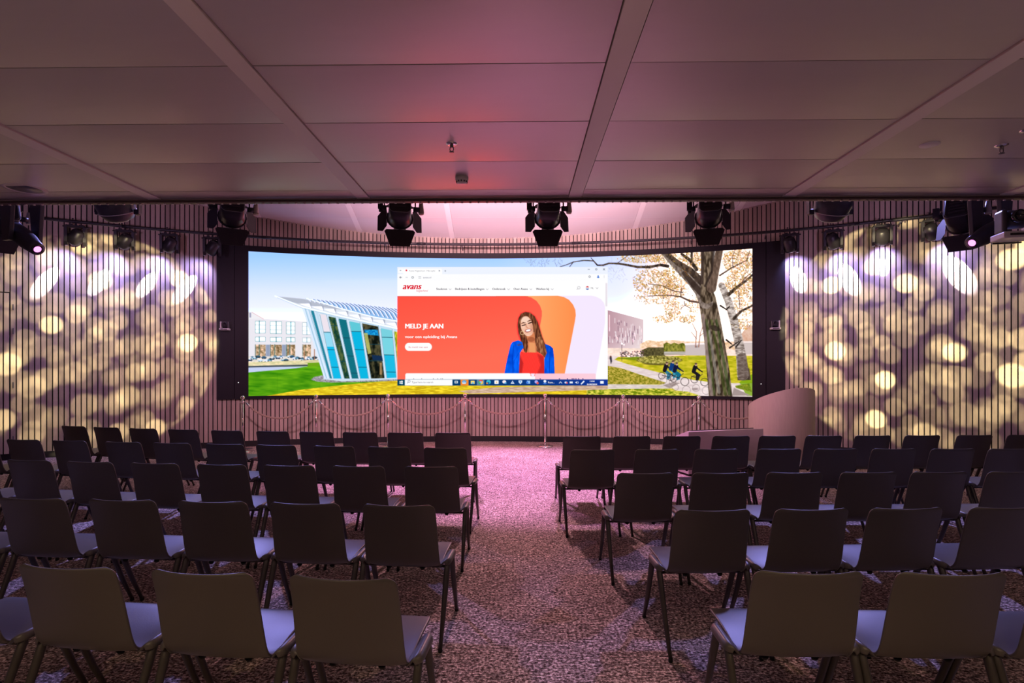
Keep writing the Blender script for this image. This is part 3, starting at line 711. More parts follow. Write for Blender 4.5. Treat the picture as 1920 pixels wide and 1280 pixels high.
def paint_browser(cv):
    X, Y = cv.X, cv.Y
    cv.col[:] = np.array([252, 252, 253.])
    cv.rect(744, 499, 1141, 514, lambda x, y: np.array([236, 241, 252.]) + 0 * x[..., None])
    cv.rect(746.5, 503, 757, 512, (250, 251, 254), 1, 2); cv.rect(756, 503.5, 829, 516, (252, 252, 253), 1, 3)
    cv.rect(744, 514, 1141, 528, (251, 251, 252)); cv.rect(744, 527.6, 1141, 555, (253, 253, 253))
    # red, orange and lilac shapes
    cv.poly([(1040, 554.3), (1108, 554), (1118, 556), (1127, 561), (1132.5, 568), (1134.5, 576), (1134.5, 604), (1132, 620), (1117, 705), (1040, 705)], (243, 230, 253))
    def org(x, y):
        t = np.clip((x - 1000) / 80, 0, 1)[..., None]; return np.array([255, 168, 104.]) * (1 - t) + np.array([252, 142, 76.]) * t
    cv.poly([(930, 555), (1046, 554.4), (1057, 556.5), (1067, 562), (1074.5, 571), (1078.8, 581), (1079.6, 591), (1078, 602), (1058, 705), (930, 705)], org)
    def red(x, y):
        t = np.clip((y - 555) / 140 + (x - 745) / 900, 0, 1)[..., None]; return np.array([254, 82, 66.]) * (1 - t) + np.array([255, 108, 84.]) * t
    cv.poly([(740, 555.2), (985, 555.2), (996, 557.5), (1006, 564), (1012.5, 573), (1016, 583), (1016, 592), (1014, 604), (1000, 660), (990, 716), (740, 716)], red)
    cv.line([(745, 555.6), (990, 555.8)], (205, 55, 50), .55, 1.2)
    # person: hair, face, top, blazer
    cv.poly([(984.7, 583.6), (976, 587), (970.8, 597), (969, 611), (970.5, 626), (975, 637), (980, 647), (984, 659), (1000, 660), (1015, 664), (1023.5, 672), (1026, 656), (1022, 643), (1017.5, 632), (1014, 619), (1010, 604), (1003.5, 592), (994.5, 585)], (222, 20, 40), .6, 3)
    hair = ntex((74, 34, 22), (150, 92, 60), 2.2, 9, 130, 2)
    cv.poly([(985, 584.5), (977, 588), (972, 597), (970.5, 609), (972.5, 624), (976, 635), (980, 647), (983.5, 658.6), (990, 650), (1006, 658), (1015.8, 663.4), (1023, 671.5), (1025.4, 656), (1021.8, 644), (1017, 632), (1013, 620), (1008.6, 604.7), (1002.7, 593), (994, 586)], hair)
    skin = ntex((236, 176, 146), (252, 208, 184), 9, 9, 132, 1.2)
    cv.poly([(986, 625), (1003, 622), (1003, 640), (1006, 650), (1006, 662), (990, 662), (985, 652), (990, 642)], (214, 128, 84)); cv.ell(996, 636, 7, 4.5, (160, 84, 52), .75); cv.poly([(992, 642), (1003, 643), (1004, 661), (992, 660)], (236, 160, 104), .9, 2)
    cv.ell(987.6, 610, 11.4, 17.6, skin, 1, -0.16); cv.ell(990.5, 620, 9.5, 10, skin, 1, -0.2); cv.ell(985, 600, 8, 6, (253, 226, 208), .6, 0, 4); cv.ell(998, 614, 3.5, 9, (206, 130, 98), .55, -.1, 4)
    cv.poly([(986, 586), (994, 587), (1001, 594), (1006, 606), (1009, 622), (1013, 640), (1008, 645), (1003, 632), (1001, 616), (996, 600), (988, 591)], hair); cv.poly([(986, 587), (978, 592), (974.5, 601), (974.5, 615), (977, 628), (973, 624), (971, 608), (974, 594), (980, 587)], hair)
    cv.line([(979, 610.3, .9), (985, 608.6, .9)], (48, 26, 24)); cv.line([(991, 606, 1), (997, 604, .9)], (48, 26, 24))
    cv.line([(977.5, 606.5, .5), (981, 604.8, .8), (985, 605, .5)], (92, 52, 38)); cv.line([(989, 602.6, .5), (993, 600.6, .9), (997, 600.2, .5)], (92, 52, 38))
    cv.line([(987, 607, .5), (986.6, 612.5, .7), (989.5, 614, .9)], (200, 126, 100), .8)
    cv.ell(990.3, 619.4, 6.2, 3.1, (150, 48, 44), 1, -0.24); cv.ell(990.4, 619.2, 5.0, 2.1, (255, 252, 250), 1, -0.24)
    cv.ring(979.2, 624, 3.2, .9, (235, 205, 150), .95)
    cv.poly([(976, 634), (981, 640), (988, 636), (990, 650), (987, 664), (983, 659), (979, 648)], hair); cv.poly([(1006, 634), (1013, 630), (1020, 642), (1024, 656), (1022.5, 671), (1014, 662), (1007, 654)], ntex((110, 58, 36), (196, 138, 96), 2, 8, 134, 2))
    top = lambda x, y: np.array([226, 40, 36.]) + np.array([28, 34, 28.]) * (np.sin((x + (y - 660) * .18) * 3.4)[..., None] * .5 + .5)
    cv.poly([(976, 658.6), (984, 661), (992, 660.6), (1006, 660.8), (1013, 663), (1019.4, 668), (1022, 704), (972.5, 704), (974.5, 672)], top); cv.poly([(1008, 664), (1020, 668), (1022, 704), (1006, 704), (1014, 684)], (168, 18, 24), .5, 4); cv.poly([(974, 664), (981, 680), (978, 704), (972, 704)], (150, 16, 24), .5, 3)
    blue = ntex((0, 66, 205), (8, 104, 250), 7, 14, 136, 1.6)
    cv.poly([(945.5, 701), (949, 682), (953, 664), (957, 647), (960.7, 641), (971.5, 637.7), (979, 641), (981.7, 651.5), (975, 661), (974, 678), (973, 701)], blue); cv.line([(963, 648), (961, 672), (962, 701)], (0, 44, 160), .6, 1.4); cv.line([(974, 660), (964, 676), (963, 690)], (0, 50, 170), .5, 1)
    cv.poly([(1021.8, 644.3), (1031.4, 647.9), (1037, 653), (1039, 671), (1040, 701), (1020.6, 701), (1020.6, 673), (1025.4, 661)], blue); cv.line([(1031, 660), (1030, 701)], (0, 40, 160), .6, 1.4)
    cv.poly([(968, 646), (976, 643.5), (980, 646), (972, 648.5)], (80, 66, 110), .7)
    # cards, scrollbar
    cv.rect(760, 699.6, 995, 714, (252, 252, 253), 1, 3); cv.rect(1003, 700, 1117, 714, lambda x, y: np.array([253, 196, 208.]) + np.array([-4, 10, 12.]) * np.clip((x - 1003) / 114, 0, 1)[..., None], 1, 2)
    cv.poly([(995, 700), (1003, 700), (1001, 707), (997, 707)], (244, 232, 252))
    cv.rect(1134.8, 526, 1139.5, 711, (252, 251, 252)); cv.rect(1135.2, 530.5, 1138.8, 574, (232, 224, 232))
    r_ = np.random.default_rng(3)
    for x in (775, 790, 812, 820, 826, 829): cv.rect(x, 709.2, x + 1.3, 710.6, (60, 60, 80), .8)
    for x in (1012, 1048, 1063, 1072, 1075, 1079, 1084, 1092): cv.rect(x, 709, x + 1.8, 710.8, (70, 30, 90), .85)
    # taskbar
    def bar(x, y):
        t = np.clip((x - 745) / 390, 0, 1)[..., None]; return np.array([4, 66, 92.]) * (1 - t) + np.array([18, 52, 150.]) * t
    cv.rect(743, 711, 1141, 724, bar); cv.rect(759, 711.3, 848.3, 722.5, (250, 251, 253)); cv.line([(760, 710.4), (1000, 710.4)], (225, 228, 235), .8, .7)
    for a in ((749.2, 714.2, 751.6, 716.5), (752.2, 713.6, 755.2, 716.5), (749.2, 717.1, 751.6, 719.3), (752.2, 717.1, 755.2, 719.8)): cv.rect(*a, (255, 255, 255))
    cv.ring(767, 714.6, 2.1, .8, (130, 140, 160)); cv.line([(765.6, 716), (763.6, 718)], (130, 140, 160), 1, .8)
    cv.rect(852.4, 713.8, 858.4, 718.2, (235, 245, 250)); cv.rect(853.6, 715, 857, 717, (20, 60, 80)); cv.rect(863.5, 711.2, 878.5, 722.8, (242, 140, 50)); cv.ell(870.5, 716, 4.2, 3.6, (90, 165, 225)); cv.rect(867, 715.5, 873, 719, (240, 248, 252)); cv.line([(867, 715.5), (870, 717.5), (873, 715.5)], (60, 130, 200), 1, .8)
    cv.rect(882.5, 713.6, 890, 719.4, (248, 214, 110), 1, .6); cv.rect(884.5, 716.5, 888.2, 719.4, (110, 190, 235)); cv.rect(894, 711.2, 908, 722, (96, 132, 165))
    for a0, c_ in ((0, (235, 70, 50)), (2.1, (250, 205, 60)), (4.2, (60, 175, 90))):
        cv.poly([(901.5, 716)] + [(901.5 + 4.4 * math.cos(a0 - 2.6 + t * .35), 716 + 4.4 * math.sin(a0 - 2.6 + t * .35)) for t in range(7)], c_)
    cv.ell(901.5, 716, 1.9, 1.9, (250, 252, 255)); cv.ell(901.5, 716, 1.4, 1.4, (70, 130, 235))
    cv.ell(916, 716, 4.2, 4, (60, 190, 205)); cv.ell(915, 717.6, 2.6, 1.7, (20, 70, 150)); cv.rect(911.8, 717, 914.6, 719.6, (240, 150, 50)); cv.rect(927, 712.8, 935, 719.6, (250, 250, 252), 1, 1.4); cv.rect(930, 715, 932, 718, (235, 190, 120))
    cv.ell(945.5, 715.6, 3.6, 3, (250, 235, 240)); cv.ell(947.8, 717.8, 2, 1.4, (90, 180, 230)); cv.poly([(957.5, 719), (961, 713.5), (964.5, 719)], (255, 255, 255)); cv.ell(961, 716.6, 1, 1, (60, 120, 220))
    cv.poly([(972.4, 713), (979, 713), (979, 716.5), (975.7, 720), (972.4, 716.5)], (225, 240, 252)); cv.ell(975.7, 715.5, 1.6, 1.2, (60, 140, 220)); cv.rect(988, 713.4, 994, 719, (150, 200, 250)); cv.rect(986.6, 715, 990.5, 718.6, (60, 120, 225)); cv.ell(1005.5, 715.6, 3.2, 3, (175, 170, 240)); cv.ell(1008, 718, 2.2, 2.2, (240, 90, 80))
    cv.ell(1021.7, 714.6, 2.6, 2.6, (240, 246, 255)); cv.ell(1021.7, 718.6, 3.2, 1.3, (70, 130, 225))
    cv.line([(1048.6, 718), (1051, 715.6), (1053.4, 718)], (255, 255, 255), 1, 1); cv.ell(1061, 716.8, 2.6, 1.8, (220, 232, 250)); cv.ell(1063, 717.6, 1.5, 1.5, (235, 80, 90)); cv.rect(1068, 715, 1074, 718.4, (235, 242, 252)); cv.poly([(1078.5, 716), (1080, 716), (1082, 714.3), (1082, 719.3), (1080, 717.6), (1078.5, 717.6)], (245, 248, 255)); cv.line([(1083.6, 715), (1084.6, 716.8), (1083.6, 718.6)], (245, 248, 255), .9, .8); cv.line([(1090, 719.5, 1.1), (1094.6, 714.8, 1.3)], (245, 248, 255)); cv.rect(1125.4, 714, 1132, 719, (245, 248, 255), 1, .8)
    # small browser icons
    g = (110, 116, 132)
    cv.line([(750, 506.3), (751, 507.2), (752, 506.3)], g, .9, .8); cv.ell(762, 506.8, 1.6, 1.6, (225, 40, 60)); cv.line([(823, 506.6), (824.6, 508.2)], g, .9, .8); cv.line([(824.6, 506.6), (823, 508.2)], g, .9, .8); cv.line([(833.7, 507.7), (836, 507.7)], g, .9, .8); cv.line([(834.8, 506.6), (834.8, 508.8)], g, .9, .8)
    cv.line([(749.6, 519.8), (753, 519.8)], g, 1, .9); cv.line([(751, 518.4), (749.6, 519.8), (751, 521.2)], g, 1, .9); cv.line([(761, 519.8), (764, 519.8)], g, .5, .8); cv.ring(773.7, 519.9, 1.7, .8, g); cv.line([(785, 518.6), (789, 518.6)], g, .8, .7); cv.line([(785, 521.2), (789, 521.2)], g, .8, .7)
    cv.line([(1102.5, 504.8), (1105.5, 504.8)], g, 1, .8); cv.ring(1118, 504.6, 1.5, .8, g); cv.line([(1131, 503.2), (1134, 506.2)], g, 1, .8); cv.line([(1134, 503.2), (1131, 506.2)], g, 1, .8); cv.ring(1105.6, 518.4, 1.6, .8, g); cv.ell(1121.6, 517.2, 1.1, 1.1, (20, 90, 205)); cv.ell(1121.6, 519.6, 2, 1.1, (20, 90, 205)); cv.line([(1132.8, 516.5), (1132.8, 520.5)], (200, 200, 210), 1, .7)
    cv.ring(1085.3, 539.2, 2.4, .7, (170, 165, 175)); cv.line([(1083.4, 541), (1081.6, 542.8)], (170, 165, 175), 1, .7)
    cv.ell(1101.4, 539.7, 2.9, 3.2, (255, 255, 255)); cv.poly([(1098.6, 538.6), (1104.2, 538.6), (1103.2, 536.9), (1101.4, 536.4), (1099.6, 536.9)], (205, 30, 45)); cv.poly([(1098.6, 540.9), (1104.2, 540.9), (1103.2, 542.6), (1101.4, 543.1), (1099.6, 542.6)], (25, 70, 165))
    for x in (844, 913.5, 953.5, 995.5, 1035.5, 1119.5):
        y = 542.2 if x < 1100 else 540; cv.line([(x - 2, y - 1), (x, y + 1), (x + 2, y - 1)], (160, 155, 165), .9, .7)
    cv.rect(759.3, 643, 810, 658, (240, 90, 72), .35, 7.5, 3); cv.rect(759.3, 642.6, 809.8, 657.6, (255, 253, 253), 1, 7.5)

def lin(c, browser=False):
    c = np.clip(c / 255.0, 0, 1)
    v = np.where(c <= 0.04045, c / 12.92, ((c + 0.055) / 1.055) ** 2.4)
    t = np.clip((v - 0.90) / 0.10, 0, 1)
    t = t * t * (3 - 2 * t)
    if browser:                                       # only the saturated red and orange areas
        t = t * np.clip((0.45 - v[..., 1:2]) / 0.2, 0, 1) * 2.2
    return v * (1 + HOT * t)

def color_grid(name, P, col, m, parent, browser=False):
    ny, nx = P.shape[:2]
    me = bpy.data.meshes.new(name)
    idx = np.arange(ny * nx).reshape(ny, nx)
    q = np.stack([idx[:-1, :-1], idx[:-1, 1:], idx[1:, 1:], idx[1:, :-1]], -1).reshape(-1, 4)
    me.vertices.add(ny * nx); me.vertices.foreach_set('co', P.reshape(-1).astype(np.float32))
    me.loops.add(q.size); me.loops.foreach_set('vertex_index', q.reshape(-1).astype(np.int32))
    me.polygons.add(len(q)); me.polygons.foreach_set('loop_start', np.arange(0, q.size, 4, dtype=np.int32))
    me.update(calc_edges=True)
    at_ = me.color_attributes.new('picture', 'FLOAT_COLOR', 'POINT')
    rgba = np.concatenate([lin(col, browser).reshape(-1, 3), np.ones((ny * nx, 1))], 1)
    at_.data.foreach_set('color', rgba.reshape(-1).astype(np.float32))
    return obj(name, me, m, parent)

def screen_mat(name):
    m = bpy.data.materials.new(name); m.use_nodes = True; nt = m.node_tree; nt.nodes.clear()
    a = nt.nodes.new('ShaderNodeVertexColor'); a.layer_name = 'picture'
    e = nt.nodes.new('ShaderNodeEmission'); e.inputs[1].default_value = SCREEN_GAIN
    o = nt.nodes.new('ShaderNodeOutputMaterial')
    nt.links.new(a.outputs[0], e.inputs[0]); nt.links.new(e.outputs[0], o.inputs[0])
    return m
M_pic = screen_mat('lit_picture')
# campus picture on the whole screen
nx, ny = 960, 280
ph = np.linspace(PIC_L, PIC_R, nx); zz = np.linspace(PIC_Z1, PIC_Z0, ny)
PX = WC.x + R_PIC * np.sin(ph)[None, :] + 0 * zz[:, None]; PYd = WC.y + R_PIC * np.cos(ph)[None, :] + 0 * zz[:, None]; PZ = zz[:, None] + 0 * ph[None, :]
cv = Canvas(CX + F * PX / PYd, HY - F * (PZ - EYE) / PYd)
paint_campus(cv)
P = np.stack([PX - screen.location.x, PYd - screen.location.y, PZ - screen.location.z], -1)
color_grid('campus_picture', P, cv.col, M_pic, screen)['label'] = 'photo of a campus with glass pavilion, trees and cyclists'
# browser window
gx, gy = np.meshgrid(np.linspace(745, 1139.5, 560), np.linspace(500.4, 722.6, 315))
cv = Canvas(gx, gy); paint_browser(cv)
browser = color_grid('browser_window', on_screen(gx, gy, 0.004), cv.col, M_pic, screen, True)
browser['label'] = 'browser window with red page, smiling person in blue blazer and taskbar'
_em = {}
def text(s, x0, base, x1, h, col, shear=0.0, bold=0.0, name='lettering'):
    """lettering laid on the screen: from column x0 to x1, capital height h, baseline row base"""
    cu = bpy.data.curves.new('t', 'FONT'); cu.body = s; cu.shear = shear; cu.resolution_u = 2
    to = bpy.data.objects.new('t', cu); C.objects.link(to)
    dg = bpy.context.evaluated_depsgraph_get()
    me0 = to.evaluated_get(dg).to_mesh()
    v = np.array([p.co[:] for p in me0.vertices]); faces = [tuple(p.vertices) for p in me0.polygons]
    to.evaluated_get(dg).to_mesh_clear(); bpy.data.objects.remove(to); bpy.data.curves.remove(cu)
    sx = (x1 - x0 - bold) / (v[:, 0].max() - v[:, 0].min()); sy = h / 0.70
    P = on_screen(x0 + (v[:, 0] - v[:, 0].min()) * sx, base - v[:, 1] * sy, 0.008)
    if bold:                                          # heavier strokes: further layers shifted sideways
        n0, f0 = len(v), list(faces)
        for k in (1, 2):
            P = np.concatenate([P, on_screen(x0 + (v[:, 0] - v[:, 0].min()) * sx + bold * k / 2, base - v[:, 1] * sy, 0.008 + k * .0006)])
            faces = faces + [tuple(i + n0 * k for i in f) for f in f0]
    me = bpy.data.meshes.new(name); me.from_pydata([tuple(p) for p in P], [], faces); me.update()
    if col not in _em: _em[col] = emat('lettering_%02x%02x%02x' % col, srgb(col), SCREEN_GAIN)
    return obj(name, me, _em[col], browser)
RED, WHT, GRY = (222, 16, 44), (255, 255, 255), (92, 82, 98)
text('avans', 755, 541.8, 790.8, 11.6, RED, 0.28, 1.2)
text('hogeschool', 780.5, 546.8, 802.5, 4.0, (226, 70, 100), 0.25)
for s, a, b_ in (('Studeren', 818, 838.3), ('Bedrijven & instellingen', 853.5, 908), ('Onderzoek', 923, 948), ('Over Avans', 963, 989.5), ('Werken bij', 1005, 1029.3)):
    text(s, a, 543.4, b_, 4.0, GRY, 0, .3)
text('NL', 1107.8, 541.4, 1113.2, 3.4, (110, 100, 112))
text('avans.nl', 793.5, 521.6, 808.3, 3.2, (84, 88, 130)); text('Avans Hogeschool - Hbo-oplei', 767, 508.8, 815.6, 2.9, (130, 128, 138))
text('MELD JE AAN', 759.6, 615.4, 831.4, 8.8, WHT, 0, 1.2)
text('voor een opleiding bij Avans', 759.2, 633.4, 857.2, 5.0, WHT, 0, 0.5)
text('Ik meld me aan', 766.5, 652.0, 802, 3.2, (210, 60, 90))
text('Type here to search', 772, 718.0, 812.2, 3.6, (110, 108, 120))
text('Resu...', 1027.8, 718.2, 1039.8, 3.4, WHT); text('11:34', 1106, 715.8, 1114.8, 2.6, WHT, 0, .35); text('01/05/2024', 1100.4, 721.4, 1119.6, 2.6, WHT, 0, .35)

# ------------------------------------------------------------------ pan-tilt cameras
def ptz(name, s, flip=1):
    r = empty(name)
    b = MB(); b.box((0, 0, 0.018 * s), (0.165 * s, 0.13 * s, 0.036 * s)); b.build('base', M_white, r, 0.006 * s)
    b = MB(); b.box((0, -0.066 * s, 0.018 * s), (0.11 * s, 0.004 * s, 0.012 * s)); b.build('sensor_strip', M_lens, r)
    for k in (-1, 1):
        b = MB(); b.box((k * 0.064 * s, 0, 0.10 * s), (0.026 * s, 0.085 * s, 0.13 * s)); b.build('yoke_arm', M_white if k == -flip else M_dark, r, 0.012 * s)
    b = MB(); b.lathe([(0.0, -0.052), (0.04, -0.05), (0.052, -0.036), (0.052, 0.036), (0.04, 0.05), (0, 0.052)], 20, T(0, 0, 0.112 * s) @ Matrix.Scale(s, 4) @ RotY(math.pi / 2)); b.build('head', M_dark, r)
    b = MB(); b.lathe([(0.03, 0.0), (0.036, 0.004), (0.036, 0.03), (0.028, 0.034), (0.024, 0.026), (0, 0.022)], 20, T(flip * 0.012 * s, -0.04 * s, 0.118 * s) @ Matrix.Scale(s, 4) @ RotX(math.pi / 2)); b.build('lens', M_lens, r)
    b = MB(); b.box((0, 0.07 * s, -0.006), (0.14 * s, 0.02, 0.012)); b.build('mount', M_dark, r)
    return r
for px, py, lab, fl_ in ((423, 619, 'small white pan-tilt camera on the black panel left of the screen', 1), (1453, 617.5, 'small white pan-tilt camera on the black panel right of the screen', -1)):
    ph_ = phi_px(px, RF); p = arc(ph_, RF - 0.082, 0); d = p.y
    r = ptz('pan_tilt_camera', 1.0, fl_); r.location = (p.x, p.y, EYE + (HY - py) / F * d); r.rotation_euler = (0, 0, -ph_ * 0.6)
    tag(r, lab, 'camera', 'pan-tilt cameras')

# ------------------------------------------------------------------ curved lighting pipe with small moving heads
RP = WR - 0.36; ZP = EYE + 2.44
pipe = tag(empty('curved_lighting_pipe', arc(0, RP, ZP)), 'thin black pipe curving along the slatted wall above the screen', 'pipe')
pinv = -pipe.location
pL, pR = phi_px(55, RP), phi_px(1890, RP)
b = MB(); b.tube([arc(pL + (pR - pL) * i / 60, RP, ZP) + pinv for i in range(61)], 0.026, 10); b.build('tube', M_black, pipe)
for px in (575, 722, 866, 1010, 1147, 1297, 1437, 300, 1690):
    q = phi_px(px, RP); b = MB(); b.tube([arc(q, RP, ZP) + pinv, arc(q, WR - 0.1, ZP - 0.02) + pinv, arc(q, WR - ST, ZP - 0.05) + pinv], 0.011, 8); b.cyl(arc(q, RP, ZP - 0.03) + pinv, arc(q, RP, ZP - 0.055) + pinv, 0.009, n=8); b.build('wall_bracket', M_grey, pipe)
for i, px in enumerate((240, 500, 790, 1080, 1360, 1600)):
    q = phi_px(px, RP); b = MB(); b.tube([arc(q - .006, RP, ZP) + pinv, arc(q + .006, RP, ZP) + pinv], 0.031, 10); b.build('sleeve', M_black, pipe)

def spot(name, loc, target, watts, col, size_deg, blend, parent=None, radius=0.03):
    l = bpy.data.lights.new(name, 'SPOT'); l.energy = watts; l.color = col; l.spot_size = math.radians(size_deg); l.spot_blend = blend; l.shadow_soft_size = radius
    o = bpy.data.objects.new(name, l); C.objects.link(o)
    loc = Vector(loc); d = (Vector(target) - loc)
    q = d.to_track_quat('-Z', 'Y')
    if parent is not None:
        o.parent = parent; o.location = parent.matrix_basis.inverted() @ loc
        o.rotation_mode = 'QUATERNION'; o.rotation_quaternion = parent.matrix_basis.to_quaternion().inverted() @ q
    else:
        o.location = loc; o.rotation_mode = 'QUATERNION'; o.rotation_quaternion = q
    return o

def wall_at(px, py):
    q = phi_px(px, WR - ST); p = arc(q, WR - ST, 0); p.z = EYE + (HY - py) / F * p.y
    return p

def mini_head(px, spx, spy, label, size, i):
    q = phi_px(px, RP); loc = arc(q, RP, ZP)
    r = empty('moving_head_spot', loc, -q)
    tag(r, label, 'stage light', 'small moving heads on the wall pipe')
    b = MB(); b.tube([(0, -.033, 0), (0, 0, .036), (0, .033, 0), (0, .03, -.05), (0, -.03, -.05)], 0.011, 8); b.cyl((-.05, 0, .045), (-.028, 0, .045), .012, n=8); b.build('clamp', M_black, r)
    b = MB(); b.box((0, 0, -0.085), (0.26, 0.10, 0.035)); b.cyl((-.175, 0, -.09), (.175, 0, -.09), .014, n=8); b.box((-.06, -.03, -.058), (.05, .03, .03)); b.box((.07, .02, -.058), (.06, .03, .03)); b.build('base', M_black, r, 0.004)
    for k in (-1, 1):
        b = MB(); b.prism([(-0.07, 0), (0.07, 0), (0.055, -0.25), (0.02, -0.31), (-0.02, -0.31), (-0.055, -0.25)], -0.022, 0.022, T(k * 0.125, 0, -0.10) @ RotY(math.pi / 2) @ RotZ(math.pi / 2)); b.build('yoke_arm', M_black, r, 0.004)
    tgt = wall_at(spx, spy)
    piv = r.matrix_basis @ Vector((0, 0, -0.27))
    d = (tgt - piv).normalized(); dl = r.matrix_basis.to_quaternion().inverted() @ d
    Mh = T(0, 0, -0.27) @ dl.to_track_quat('Z', 'Y').to_matrix().to_4x4()
    hd = MB(); hd.lathe([(0.0, -0.15), (0.07, -0.145), (0.098, -0.11), (0.112, 0.0), (0.112, 0.05), (0.104, 0.10), (0.085, 0.115)], 18, Mh); hd = hd.build('head', M_black, r)
    b = MB(); b.lathe([(0.084, 0.112), (0.06, 0.118), (0, 0.122)], 18, Mh); b.build('lens', M_pale, hd)
    b = MB(); b.box((0, 0.094, -0.03), (0.05, 0.006, 0.09), Mh); b.box((0, -0.094, -0.03), (0.05, 0.006, 0.09), Mh); b.build('vent', M_grey, hd)
    src = piv + d * 0.14
    spot('spot_beam', src, tgt, MINI_CORE_W * size[1], (0.92, 0.92, 1.0), size[0], 0.05, r, 0.012)
    spot('spot_halo', src, tgt, MINI_HALO_W * size[2], (0.42, 0.38, 1.0), 105, 0.9, r, 0.05)
    return r
ordw = ['first', 'second', 'third', 'fourth']
for i, (px, sx_, sy_) in enumerate(((142, 92, 521), (234, 192, 522), (318, 280, 527), (398, 353, 534))):
    mini_head(px, sx_, sy_, 'small black moving head on the pipe left of the screen, %s from the left edge' % ordw[i], (17.5, 1.0, 1.0), i)
for i, (px, sx_, sy_) in enumerate(((1481, 1494, 515), (1562, 1586, 512), (1654, 1654, 494), (1748, 1787, 500))):
    mini_head(px, sx_, sy_, 'small black moving head on the pipe right of the screen, %s from the screen' % ordw[i], (28, 0.9, 0.9), i)

# ------------------------------------------------------------------ lamps on the bar behind the ceiling edge
DB = 5.22; ZB = 3.46
bar = tag(empty('lighting_bar', (0, DB, ZB)), 'black lighting bar behind the ceiling edge carrying the theatre lamps', 'pipe')
b = MB(); b.cyl((-6.6, 0, 0), (6.6, 0, 0), 0.025); b.build('tube', M_black, bar)
for x in (-6, -3, 0, 3, 6):
    b = MB(); b.cyl((x, 0, 0), (x, 0, z_stage(D0s) + 0.07 - ZB), 0.012, n=8); b.build('hanger', M_black, bar)

def fresnel(px, label, yaw, tilt_, tgt, hz=-0.36, watts=FRESNEL_W, col=FRESNEL_COL, cone=62):
    X0 = (px - CX) / F * DB
    r = empty('fresnel_spotlight', (X0, DB, ZB), 0)
    tag(r, label, 'stage light', 'theatre lamps with barn doors')
    b = MB(); b.tube([(0, -.03, 0), (0, 0, .034), (0, .03, 0), (0, .026, -.05), (0, -.026, -.05)], .012, 8); b.build('clamp', M_black, r)
    Ry = RotZ(yaw)
    b = MB(); b.box((0, 0, -0.06), (0.30, 0.03, 0.012), Ry)
    for k in (-1, 1): b.box((k * 0.148, 0, -0.20), (0.012, 0.035, 0.29), Ry); b.cyl((k * 0.128, 0, hz + .02), (k * 0.19, 0, hz + .02), 0.026, n=12, M=Ry)
    b.build('yoke', M_black, r)
    Mh = T(0, 0, hz) @ Ry @ RotX(tilt_)
    def rr(w, h, rad, y, n=5):
        pts = []
        for cx, cz, a0 in ((w / 2 - rad, h / 2 - rad, 0), (-w / 2 + rad, h / 2 - rad, 90), (-w / 2 + rad, -h / 2 + rad, 180), (w / 2 - rad, -h / 2 + rad, 270)):
            for i in range(n + 1):
                a = math.radians(a0 + 90 * i / n); pts.append((cx + rad * math.cos(a), y, cz + rad * math.sin(a)))
        return pts
    body = MB(); body.rings([rr(.17, .21, .03, -.16), rr(.20, .245, .045, -.145), rr(.205, .25, .05, -.02), rr(.215, .255, .08, .0), rr(.23, .25, .11, .09), rr(.235, .25, .115, .12)], M=Mh); body = body.build('body', M_black, r)
    b = MB()
    for k in range(5): b.box((0, -.163, .07 - k * .034), (.12, .006, .012), Mh)
    b.build('rear_vent', M_flap, body)
    b = MB(); b.tube([Vector(p) for p in rr(.20, .24, .045, -.152)] + [Vector(rr(.20, .24, .045, -.152)[0])], .004, 6, False, Mh); b.build('edge_trim', M_grey, body)
    b = MB(); b.lathe([(0.0, 0), (0.024, 0), (0.022, .006), (0, .007)], 14, Mh @ T(-.02, -.162, .10) @ RotX(math.pi / 2)); b.build('warning_sticker', M_orange, body)
    b = MB(); b.lathe([(0.11, .118), (.08, .135), (0, .145)], 20, Mh @ RotX(-math.pi / 2)); b.build('lens', M_pale, r)
    b = MB(); b.tube([(.125 * math.cos(a), .125, .125 * math.sin(a)) for a in [i * math.pi / 10 for i in range(21)]], .008, 6, False, Mh); b.build('gel_frame', M_black, r)
    # barn doors: hinge edge at the frame, opening outwards
    fw, fh = .30, .165
    tz = [(-fw / 2, .02), (-fw / 2 + .02, 0), (fw / 2 - .02, 0), (fw / 2, .02), (fw / 2 - .055, fh), (-fw / 2 + .055, fh)]
    tb_ = [(-.09, .0), (.09, .0), (.125, .06), (.085, .135), (-.085, .135), (-.125, .06)]
    for ang, op, pg in ((180, 20, tz), (90, 48, tb_), (270, 48, tb_), (0, 40, tz)):
        Mf = Mh @ RotY(math.radians(ang)) @ T(0, .13, .128) @ RotX(math.radians(90 - (90 - op)) * -1) @ RotX(math.pi / 2)
        b = MB(); b.prism(pg, -.0015, .0015, Mf); fl_ = b.build('barn_door', M_flap, r)
        b = MB(); b.cyl((-.06, -.004, 0), (.06, -.004, 0), .006, n=8, M=Mf); b.build('hinge', M_pale, fl_)
    b = MB(); b.cyl((.205, .02, hz + .10), (.205, .02, hz + .00), .018, .030, 12, M=Ry); b.cyl((.205, .02, hz), (.205, .02, hz - .02), .030, .024, 12, M=Ry); b.build('connector', M_plug, r)
    b = MB(); b.tube([Ry @ Vector(p) for p in ((.205, .02, hz + .09), (.215, .0, hz + .20), (.13, -.08, hz + .22), (.06, -.15, hz + .14), (.04, -.16, hz + .09))], .007, 6); b.build('cable', M_black, r)
    b = MB(); b.box((-.185, 0, hz + .06), (.05, .05, .10), Ry); b.cyl((-.185, 0, hz + .01), (-.185, 0, hz - .02), .016, n=10, M=Ry); b.build('tilt_lock', M_black, r)
    if watts:
        src = r.matrix_basis @ (Mh @ Vector((0, .20, 0)))
        spot('fresnel_beam', src, tgt, watts, col, cone, 0.8, r, 0.08)
    return r
